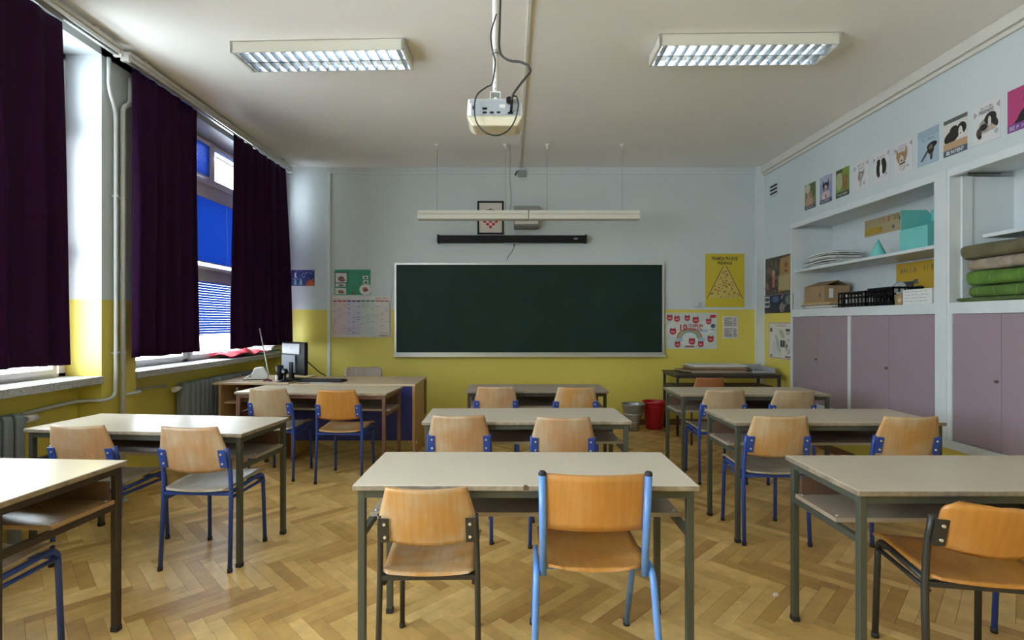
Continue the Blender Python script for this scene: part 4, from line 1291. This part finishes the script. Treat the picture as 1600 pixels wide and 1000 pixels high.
MB().prism([(.14, .255), (.006, .312), (.006, .306), (.14, .25)], -.19, .19).build('box_flap', M_CARD, t)
MB().box(-.09, -.045, -.192, -.19, .12, .22).build('box_label', M_PAPER, t)
MB().box(.055, .12, -.192, -.19, .05, .17).build('box_label', M_PAPER, t)
MB().box(-.142, -.14, -.12, -.10, .13, .18).build('hand_hole', M_SHELFDARK, t)
z = 1.4955
for k in range(5):
    th = rnd.uniform(.010, .016)
    o = MB().box(-.055, .055, -.25, .25, 0, th).build('magazine', [M_NEWS, M_PAPER, M_CARD, M_NEWS, M_YELLOWCARD][k], None, .002, (3.36 + rnd.uniform(-.004, .004), 5.55 + rnd.uniform(-.06, .06), z), R(rnd.uniform(-1.5, 1.5)))
    tag(o, ORD[k] + ' magazine counted from the bottom of the pile before the cardboard box', 'magazine', 'magazines before the cardboard box')
    z += th + .0006
def crate(label, y0, y1, x0, x1, h):
    t = thing('plastic_crate', label, 'crate', (x0, y0, 1.4955), group='black crates on the lower shelf')
    W_, D_ = x1 - x0, y1 - y0
    MB().box(0, W_, 0, D_, 0, .008).build('crate_base', M_BLACK, t)
    for zz in (.02, h * .55, h - .02):
        b = MB().box(0, .008, 0, D_, zz, zz + .018).box(W_ - .008, W_, 0, D_, zz, zz + .018).box(.008, W_ - .008, 0, .008, zz, zz + .018).box(.008, W_ - .008, D_ - .008, D_, zz, zz + .018)
        b.build('crate_band', M_BLACK, t)
    n = 9
    for k in range(n):
        yy = k * (D_ - .012) / (n - 1)
        MB().box(.0, .007, yy, yy + .012, .008, h).build('crate_slat', M_BLACK, t)
        MB().box(W_ - .007, W_, yy, yy + .012, .008, h).build('crate_slat', M_BLACK, t)
    for k in range(6):
        xx = k * (W_ - .012) / 5
        MB().box(xx, xx + .012, 0, .007, .008, h).build('crate_slat', M_BLACK, t)
        MB().box(xx, xx + .012, D_ - .007, D_, .008, h).build('crate_slat', M_BLACK, t)
    return t
crate('low black slatted crate beside the cardboard box', 4.815, 5.22, 3.33, 3.58, .15)
crate('taller black slatted crate before the yellow placard', 4.47, 4.79, 3.33, 3.60, .165)
for k, (x, y, r_, m_) in enumerate(((3.46, 5.02, .06, M_MIDGREY), (3.46, 4.90, .05, M_PAPER), (3.46, 5.14, .055, M_NEWS))):
    def fn(u, v, r_=r_, k=k):
        a, c = 2 * PI * u, PI * (.02 + .96 * v)
        q = r_ * (1 + .12 * math.sin(3 * a + k) * math.sin(2 * c))
        return (q * math.sin(c) * math.cos(a), q * math.sin(c) * math.sin(a), r_ * 1.1 - q * math.cos(c))
    o = MB().sheet(fn, 18, 10, .002).build('crumpled_bundle', m_, None, 0, (x, y, 1.505))
    tag(o, ['dark grey crumpled bundle in the low crate', 'white crumpled bundle in the low crate', 'newsprint bundle in the low crate'][k], 'bundle', 'bundles in the low crate')
t = thing('steel_bowl', 'round shiny dish standing upright in the taller crate', 'dish', (3.50, 4.62, 1.505))
MB().tube([(0.0, .085 * math.cos(a), .115 + .085 * math.sin(a) + .005) for a in [2 * PI * k / 30 for k in range(31)]], .006, 8).build('dish_rim', M_ALU, t)
def fn(u, v):
    a = 2 * PI * u
    return (.012 * (1 - v), .084 * v * math.cos(a), .12 + .084 * v * math.sin(a))
MB().sheet(fn, 28, 5, .002).build('dish_plate', mat('dull_plate', (.42, .43, .42), .3), t)
ik = Ink()
ik.scrawl(-.22, .0, .13, .05, (.14, .12, .10), 16); ik.scrawl(.06, .24, .135, .045, (.14, .12, .10), 17); ik.rect(-.12, -.03, .13, .11, (.05, .05, .05)); ik.ell(-.1, -.04, .025, .03, (.22, .2, .18), n=9); ik.rect(-.03, .02, .05, .04, (.12, .12, .12)); ik.rect(.02, -.05, .05, .05, (.07, .06, .06)); ik.ell(.06, -.12, .04, .03, (.35, .08, .03), n=9)
poster('yellow_placard', 'mustard yellow placard leaning at the back behind the crate', 'placard', .55, .40, (3.74, 4.70, 1.705), RW, ik, (.52, .33, .03))
t = thing('paper_box', 'white box with handwriting at the end of the lower shelf', 'box', (3.40, 4.22, 1.4955), RW)
MB().box(-.15, .15, -.06, .06, 0, .125).build('box_body', M_PAPER, t, .002)
ik = Ink()
for r_ in range(4):
    rn = random.Random(r_)
    x = -.13
    while x < .105:
        w_ = rn.uniform(.012, .04)
        ik.rect(x + w_ / 2, .105 - r_ * .026 + rn.uniform(-.003, .003), w_, .006, (.33, .36, .42)); x += w_ + .01
o = ik.build(t, 'handwriting'); o.location = (0, -.0588, 0)
t = thing('glass_jar', 'small brown jar beside the white handwritten box', 'jar', (3.36, 4.42, 1.4955))
MB().lathe([(0, 0), (.038, 0), (.042, .01), (.042, .075), (.03, .09), (.03, .095)], 20).build('jar_body', mat('jar_brown', (.28, .19, .10), .25), t)
MB().lathe([(.033, .093), (.033, .112), (0, .114)], 20).build('lid', M_MIDGREY, t)
# folded blankets
def blanket(label, z, th, col, y0, y1, x0, x1, seed, group='folded blankets on the shelf', stripes=None):
    m = mat('blanket_%d' % seed, col, .95, var=.35, scale=16 if seed < 3 else 9, bump=.5, bscale=70)
    rn = random.Random(seed)
    p1, p2 = rn.uniform(0, 6), rn.uniform(0, 6)
    n, k_ = 40, 24
    b = MB()
    def fn(u, v):
        a = 2 * PI * v
        cx_, sx_ = math.cos(a), math.sin(a)
        flat = (x1 - x0 - th) / 2
        e = max(0, abs(2 * u - 1) - .955) / .045
        q = 1 - .5 * (1 - math.sqrt(max(0, 1 - e * e)))
        X = (flat if cx_ > 0 else -flat) + cx_ * th / 2 * q
        if abs(cx_) < .02: X = 0
        Z = math.copysign(abs(sx_) ** .7, sx_) * th / 2 * q * (1 - (.07 + .07 * math.sin(8 * u + p1)) * (1 if sx_ > 0 else 0))
        X += .006 * math.sin(11 * u + p2 + 2 * sx_)
        return (X, (u - .5) * (y1 - y0), th / 2 + Z)
    b0 = 0
    for i in range(n + 1):
        for j in range(k_):
            b.v.append(fn(i / n, j / k_))
    for i in range(n):
        for j in range(k_):
            j2 = (j + 1) % k_
            b.face([i * k_ + j2, i * k_ + j, (i + 1) * k_ + j, (i + 1) * k_ + j2], 0, True)
    b.face(list(range(k_))); b.face([n * k_ + j for j in range(k_)][::-1])
    t = thing('folded_blanket', label, 'blanket', ((x0 + x1) / 2, (y0 + y1) / 2, z), 0, group)
    b.build('blanket_body', m, t)
    if stripes:
        for yy in stripes:
            s = MB()
            pts = [fn(yy, j / 24) for j in range(7, 18)]
            for (X, Y, Z) in pts:
                s.v += [(X * 1.008 - .0005, Y - .004, th / 2 + (Z - th / 2) * 1.02), (X * 1.008 - .0005, Y + .004, th / 2 + (Z - th / 2) * 1.02)]
            for q in range(len(pts) - 1): s.face([2 * q, 2 * q + 1, 2 * q + 3, 2 * q + 2])
            s.build('stripe', mat('blanket_stripe', (.13, .24, .05), .9), t)
    return t
zb = 1.4955
blanket('thin dark green mat under the blanket stack', zb, .032, (.07, .11, .035), 3.0, 3.84, 3.33, 3.72, 1)
blanket('lower green blanket with pale lines, just above the thin mat', zb + .033, .085, (.085, .16, .03), 2.95, 3.76, 3.345, 3.72, 4, stripes=(.55, .75, .9))
blanket('upper bright green checked blanket below the beige one', zb + .119, .105, (.095, .20, .03), 2.95, 3.78, 3.335, 3.72, 5, stripes=(.5, .62, .75, .88, .96))
blanket('beige and brown blanket second from the top', zb + .225, .085, (.30, .245, .19), 2.95, 3.77, 3.34, 3.72, 2)
blanket('olive brown fleece blanket topmost of the stack', zb + .311, .105, (.125, .11, .06), 2.95, 3.82, 3.33, 3.72, 6)

# ------------------------------------------------------------------ ceiling lamps
def luminaire(label, x, y, rz):
    t = thing('ceiling_lamp', label, 'lamp', (x, y, H), rz, 'louvred ceiling lamps')
    w, d, h = 1.27, .30, .085
    b = MB().box(-w / 2, w / 2, -d / 2, -d / 2 + .006, -h, 0).box(-w / 2, w / 2, d / 2 - .006, d / 2, -h, 0)
    b.box(-w / 2, -w / 2 + .02, -d / 2, d / 2, -h, 0).box(w / 2 - .02, w / 2, -d / 2, d / 2, -h, 0).box(-w / 2, w / 2, -d / 2, d / 2, -.008, 0)
    b.build('housing', M_CREAM, t)
    MB().box(-w / 2 + .02, w / 2 - .02, -d / 2 + .006, d / 2 - .006, -.014, -.0085).build('reflector', M_LOUVRE, t)
    for sy in (-1, 1):
        MB().tube([(-w / 2 + .03, sy * .072, -.036), (w / 2 - .03, sy * .072, -.036)], .013, 12).build('fluorescent_tube', M_TUBE, t)
    for yy in (-d / 2 + .0085, 0, d / 2 - .0085):
        sp = .002 if yy else .006
        MB().prism([(-w / 2 + .02, -h + .001), (w / 2 - .02, -h + .001), (w / 2 - .02, -.046), (-w / 2 + .02, -.046)], yy - sp, yy + sp).build('side_blade', M_LOUVRE, t)
    me = MB().prism([(-.016, -.052), (.016, -.052), (.003, -h + .001), (-.003, -h + .001)], -.134, .134).mesh('cross_blade', [M_LOUVRE])
    n = 16
    for k in range(n):
        new_obj('cross_blade', me, t, (-w / 2 + .02 + (k + .5) * (w - .04) / n, 0, 0))
luminaire('louvred ceiling lamp near the window side', -1.385, 3.84, R(-2))
luminaire('louvred ceiling lamp near the cupboard side', 1.69, 3.755, R(-1))
luminaire('louvred ceiling lamp over the rear of the room, window side', -1.385, .2, 0)

# hanging blackboard lamps
def hanging_lamp(label, x0, x1, wires, z=2.565, y=5.87):
    t = thing('hanging_lamp', label, 'lamp', ((x0 + x1) / 2, y, z), 0, 'hanging blackboard lamps')
    w = x1 - x0
    b = MB()
    prof = [(-.045, .052), (.045, .052), (.055, .02), (.06, -.045), (.045, -.052), (-.045, -.052), (-.062, -.045), (-.055, .02)]
    b.prism([(p[0], p[1]) for p in prof], -w / 2, w / 2, M=Matrix.Rotation(PI / 2, 4, 'Z'))
    b.build('lamp_body', M_CREAM, t, .004)
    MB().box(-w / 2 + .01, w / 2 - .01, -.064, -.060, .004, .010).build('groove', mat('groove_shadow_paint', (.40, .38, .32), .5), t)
    for sx in (-1, 1): MB().box(sx * (w / 2 - .002) - .006, sx * (w / 2 - .002) + .006, -.058, .058, -.05, .05).build('end_plate', M_CREAM, t)
    for k, wx in enumerate(wires):
        xx = wx - (x0 + x1) / 2
        MB().tube([(xx, 0, .05), (xx, 0, H - z - .03)], .0022, 6).build('suspension_wire', M_WIRE, t)
        MB().lathe([(.028, 0), (.028, -.012), (.012, -.02), (.01, -.05), (0, -.055)], 14, c=(xx, 0, H - z)).build('ceiling_hook', M_CREAM, t)
hanging_lamp('cream hanging lamp half nearer the windows, before the framed crest', -1.045, .200, (-.833, -.05))
hanging_lamp('cream hanging lamp half nearer the cupboards, before the speaker box', .222, 1.468, (.424, 1.28))
o = tag(MB().tube([(.0, 5.87, H - .02), (.004, 5.87, 3.2), (-.004, 5.868, 3.0), (.010, 5.866, 2.85), (.014, 5.868, 2.70), (-.005, 5.87, 2.615)], .0055, 8, bend=.05).build('lamp_cord', M_WIRE), 'grey power cord dropping to the hanging lamp', 'cord')

# ------------------------------------------------------------------ projector
PY = 3.0
t = thing('projector', 'white and grey ceiling projector on a perforated pole', 'projector', (-.085, PY, 2.415))
t.scale = (.94, 1, 1)
b = MB()
b.v = [(-.135, -.13, .030), (.135, -.13, .030), (.125, .105, .062), (-.125, .105, .062), (-.168, -.13, .085), (.168, -.13, .085), (.160, .13, .085), (-.160, .13, .085)]
for q in ((3, 2, 1, 0), (4, 5, 6, 7), (0, 1, 5, 4), (1, 2, 6, 5), (2, 3, 7, 6), (3, 0, 4, 7)): b.face(list(q))
b.build('lower_shell', M_IVORY, t, .008)
MB().prism([(-.168, .086), (.168, .086), (.160, .185), (-.160, .185)], -.128, .13).build('upper_shell', M_WHITE, t, .01)
rp = MB().box(-.140, .150, -.133, -.127, .090, .155).build('rear_panel', M_GREYPL, t)
for (x, z, w, h) in ((-.060, .125, .028, .012), (-.060, .103, .024, .010), (-.018, .103, .022, .010), (.022, .104, .022, .009), (-.128, .13, .008, .02), (.092, .1, .03, .012)):
    MB().box(x - w / 2, x + w / 2, -.136, -.133, z - h / 2, z + h / 2).build('socket', M_BLACK, rp)
MB().box(.028, .062, -.1345, -.133, .130, .148).build('label_plate', M_PAPER, rp)
MB().box(-.150, .155, -.131, -.126, .158, .178).build('top_band', M_GREYPL, t)
MB().tube([(.085, -.128, .165), (.085, -.150, .172)], .018, 10).build('plug', M_BLACK, t)
MB().tube([(.095, -.133, .108), (.098, -.155, .115), (.10, -.16, .16)], .008, 8).build('plug', M_BLACK, t)
MB().box(-.028, .028, -.03, .03, .185, .20).box(-.033, -.028, -.03, .03, .185, .265).box(.028, .033, -.03, .03, .185, .265).box(-.033, .033, -.03, .03, .262, .268).build('mount_bracket', M_WHITE, t)
MB().prism([(-.026, .19), (.026, .19), (.02, .22), (0, .235), (-.02, .22)], -.034, -.03).build('mount_plate', M_WHITE, t)
po = MB().tube([(0, 0, .265), (0, 0, .52)], .017, 14).tube([(0, 0, .50), (0, 0, H - 2.415 - .01)], .021, 14).build('pole', M_WHITE, t)
for k in range(7):
    MB().tube([(0, -.0165, .29 + k * .034), (0, -.0185, .29 + k * .034)], .0035, 8).build('hole', M_MIDGREY, po)
MB().lathe([(.023, .50), (.025, .503), (.025, .512), (.023, .515)], 14).build('collar', M_ALU, po)
MB().lathe([(.06, H - 2.415 - .012), (.06, H - 2.415)], 20).build('ceiling_plate', M_WHITE, t)
cb = [(-.052, 2.96, 3.378), (-.058, 2.95, 3.1), (-.063, 2.93, 2.92), (-.050, 2.88, 2.84), (-.0, 2.86, 2.80), (.055, 2.84, 2.79), (.105, 2.83, 2.76), (.115, 2.83, 2.73), (.06, 2.82, 2.66), (.012, 2.83, 2.60), (.006, 2.85, 2.555)]
tag(MB().tube(cb, .0065, 8, bend=.06).build('projector_cable', M_CABLE), 'thick black cable winding from the pole to the projector plug', 'cable')
lp = [(-.078, 2.955, 3.12), (-.116, 2.95, 3.0), (-.10, 2.945, 2.90), (-.082, 2.94, 2.84), (-.10, 2.93, 2.70), (-.13, 2.85, 2.655), (-.19, 2.83, 2.60), (-.198, 2.83, 2.52), (-.19, 2.83, 2.45), (-.14, 2.83, 2.39), (-.07, 2.83, 2.372), (-.01, 2.83, 2.40), (.03, 2.83, 2.46), (.048, 2.83, 2.55), (.035, 2.84, 2.60), (.012, 2.85, 2.60)]
tag(MB().tube(lp, .0042, 8, bend=.08).build('signal_cable', M_CABLE), 'thin black cable looping below the projector', 'cable')
b = MB().box(.115, .14, .5, YB - .02, H - .016, H)
tag(b.build('ceiling_conduit', M_CREAM, None, .003), 'narrow cable channel along the ceiling towards the blackboard wall', 'conduit')
t = thing('junction_box', 'small grey junction box where the ceiling channel meets the wall', 'junction box', (.155, YB, 3.30))
MB().box(-.05, .05, -.045, 0, -.05, .035).build('box_case', mat('junction_grey', (.28, .30, .32), .5), t, .006)
MB().tube([(-.02, -.03, .03), (-.07, -.03, .02), (-.09, -.02, -.03)], .008, 8).build('cable_stub', M_CABLE, t)

# ------------------------------------------------------------------ things on the teacher desk and sill
t = thing('monitor', 'computer monitor seen from behind, turned towards the wall', 'monitor', (-2.22, 5.30, .7595), R(-38))
MB().box(-.22, .22, -.02, .02, .05, .385).build('screen_shell', M_BLACK, t, .008)
MB().box(-.20, .135, -.030, -.02, .262, .368).build('back_cover', mat('silver_plastic', (.55, .56, .62), .35), t, .004)
MB().box(-.20, .06, -.034, -.02, .07, .25).build('lower_cover', mat('dark_silver_plastic', (.22, .24, .28), .4), t, .004)
MB().prism([(-.04, .31), (.01, .318), (.02, .324), (-.03, .317)], -.0308, -.0302).build('badge', M_MIDGREY, t)
MB().box(-.03, .03, -.05, -.02, .012, .18).build('stand_neck', M_BLACK, t, .004)
MB().box(-.12, .12, -.12, .07, 0, .014).build('stand_base', M_BLACK, t, .004)
MB().box(-.21, .21, .02, .0215, .07, .375).build('screen_glass', mat('dark_screen', (.02, .02, .025), .15), t)
t = thing('keyboard', 'flat black keyboard lying on the teacher desk', 'keyboard', (-1.90, 5.22, .7455), R(-4))
MB().box(-.225, .225, -.075, .075, 0, .018).build('keyboard_base', M_BLACK, t, .005)
km = MB().box(-.0075, .0075, -.0075, .0075, 0, .007).mesh('key', [M_CABLE])
for r_ in range(5):
    for c_ in range(22):
        new_obj('key', km, t, (-.205 + c_ * .0195, -.05 + r_ * .024, .018))
tag(MB().box(-.12, .10, -.05, .05, 0, .0012).build('paper_sheet', M_PAPER, None, 0, (-1.88, 5.11, .7455), R(6)), 'white paper edge under the keyboard', 'paper')
t = thing('webcam', 'black webcam on a wide foot by the monitor', 'webcam', (-2.235, 5.10, .7585))
MB().lathe([(.075, 0), (.075, .008), (.03, .02), (.014, .03), (.014, .075), (.022, .085)], 18).build('webcam_foot', M_BLACK, t)
MB().lathe([(.0, .07), (.024, .075), (.033, .10), (.024, .125), (0, .13)], 18).build('webcam_head', M_BLACK, t)
MB().tube([(-.002, -.028, .10), (-.002, -.036, .10)], .012, 12).build('lens', M_GREYPL, t)
t = thing('pen_cup', 'black tall cup on the side table', 'cup', (-2.34, 5.22, .7585))
MB().lathe([(0, 0), (.03, 0), (.038, .15), (.035, .15), (.028, .006), (0, .006)], 20).build('cup_body', M_BLACK, t)
tag(MB().lathe([(.011, 0), (.013, .005), (.013, .05), (.009, .055), (.009, .062), (0, .064)], 14).build('glue_stick', M_WHITE, None, 0, (-2.33, 5.13, .7585)), 'white glue stick standing before the black cup', 'glue stick')
tag(MB().sheet(lambda u, v: ((u - .5) * .075, (v - .5) * .03, .014 - .008 * abs(2 * u - 1)), 8, 4, .012).build('eraser_block', mat('maroon_rubber', (.12, .015, .03), .6), None, 0, (-2.415, 5.12, .7585)), 'dark maroon eraser block by the black cup', 'eraser')
t = thing('desk_device', 'white and grey handheld desk device with pointed nose', 'device', (-2.60, 5.28, .7585), R(20))
MB().prism([(-.12, 0), (.10, 0), (.11, .05), (.06, .13), (-.02, .12), (-.05, .055), (-.12, .02)], -.045, .045).build('device_body', mat('light_grey_plastic', (.60, .62, .62), .35), t, .014)
MB().prism([(-.125, .0), (.105, 0), (.105, .008), (-.125, .008)], -.05, .05).build('device_sole', M_BLACK, t, .003)
MB().prism([(-.10, .022), (-.05, .03), (-.04, .055), (-.06, .05)], -.047, -.044).build('device_window', M_MIDGREY, t)
tag(MB().tube([(-2.73, 5.60, 1.28), (-2.55, 5.44, .772)], .0055, 8).build('pointer_stick', M_WHITE), 'thin white pointer stick leaning against the sill', 'pointer')
for k, (pts, lab) in enumerate((([(-2.75, 5.07, .7605), (-2.5, 5.09, .7605), (-2.3, 5.10, .7605), (-2.19, 5.09, .7605)], 'thin black cable lying along the side table edge'),
                                ([(-2.06, 5.0, .7475), (-2.00, 5.03, .7475), (-1.97, 5.06, .7475), (-2.0, 5.09, .7475)], 'short black cable trailing from the webcam'))):
    tag(MB().tube(pts, .0022, 6, bend=.05).build('thin_cable', M_CABLE), lab, 'cable')
tag(MB().tube([(-2.23, 5.47, .99), (-2.15, 5.50, .91), (-2.06, 5.60, .785), (-2.05, 5.715, .765), (-2.05, 5.725, .4)], .006, 8, bend=.1).build('monitor_cable', M_CABLE), 'black cable sagging behind the monitor against the yellow wall', 'cable')
# red cloth and books on the sill
def fn(u, v):
    return (-3.19 + .235 * v, 5.45 + .88 * u, .970 + (.03 * abs(math.sin(6 * u + 3 * v)) + .045 * math.sin(PI * min(1, v * 1.02)) + .014 * math.sin(23 * u + 3 * v) * math.sin(PI * v)) * (.35 + .65 * math.sin(PI * u)) + .006)
tag(MB().sheet(fn, 50, 12, .005).build('red_cloth', M_REDCLOTH), 'crumpled red cloth lying on the window sill', 'cloth')
z = .9605
for k, (w_, d_, th, m_) in enumerate(((.30, .20, .018, M_WHITE), (.26, .19, .022, mat('teal_cover', (.03, .20, .16), .5)), (.27, .2, .03, M_PAPER), (.25, .18, .02, M_MIDGREY), (.24, .17, .02, M_PAPER), (.24, .16, .012, mat('crimson_cover', (.30, .02, .04), .5)))):
    o = MB().box(-d_ / 2, d_ / 2, -w_ / 2, w_ / 2, 0, th).build('book', m_, None, .002, (-3.07 + .012 * k, 6.46 + .008 * k, z), R(-8 + 4 * k))
    tag(o, ['white booklet lowest of the pile on the sill', 'teal book low in the pile on the sill', 'thick white paper block in the sill pile', 'grey book in the middle of the sill pile', 'pale booklet near the top of the sill pile', 'crimson booklet topmost of the sill pile'][k], 'book', 'books piled on the sill')
    z += th + .0008

tag(MB().prism([(-.012, 0), (.011, .001), (.006, .014), (-.007, .011)], -.006, .008).build('paper_scrap', M_PAPER, None, 0, (1.31, 2.53, .0005)), 'tiny white paper scrap on the parquet beside a desk leg', 'paper scrap')
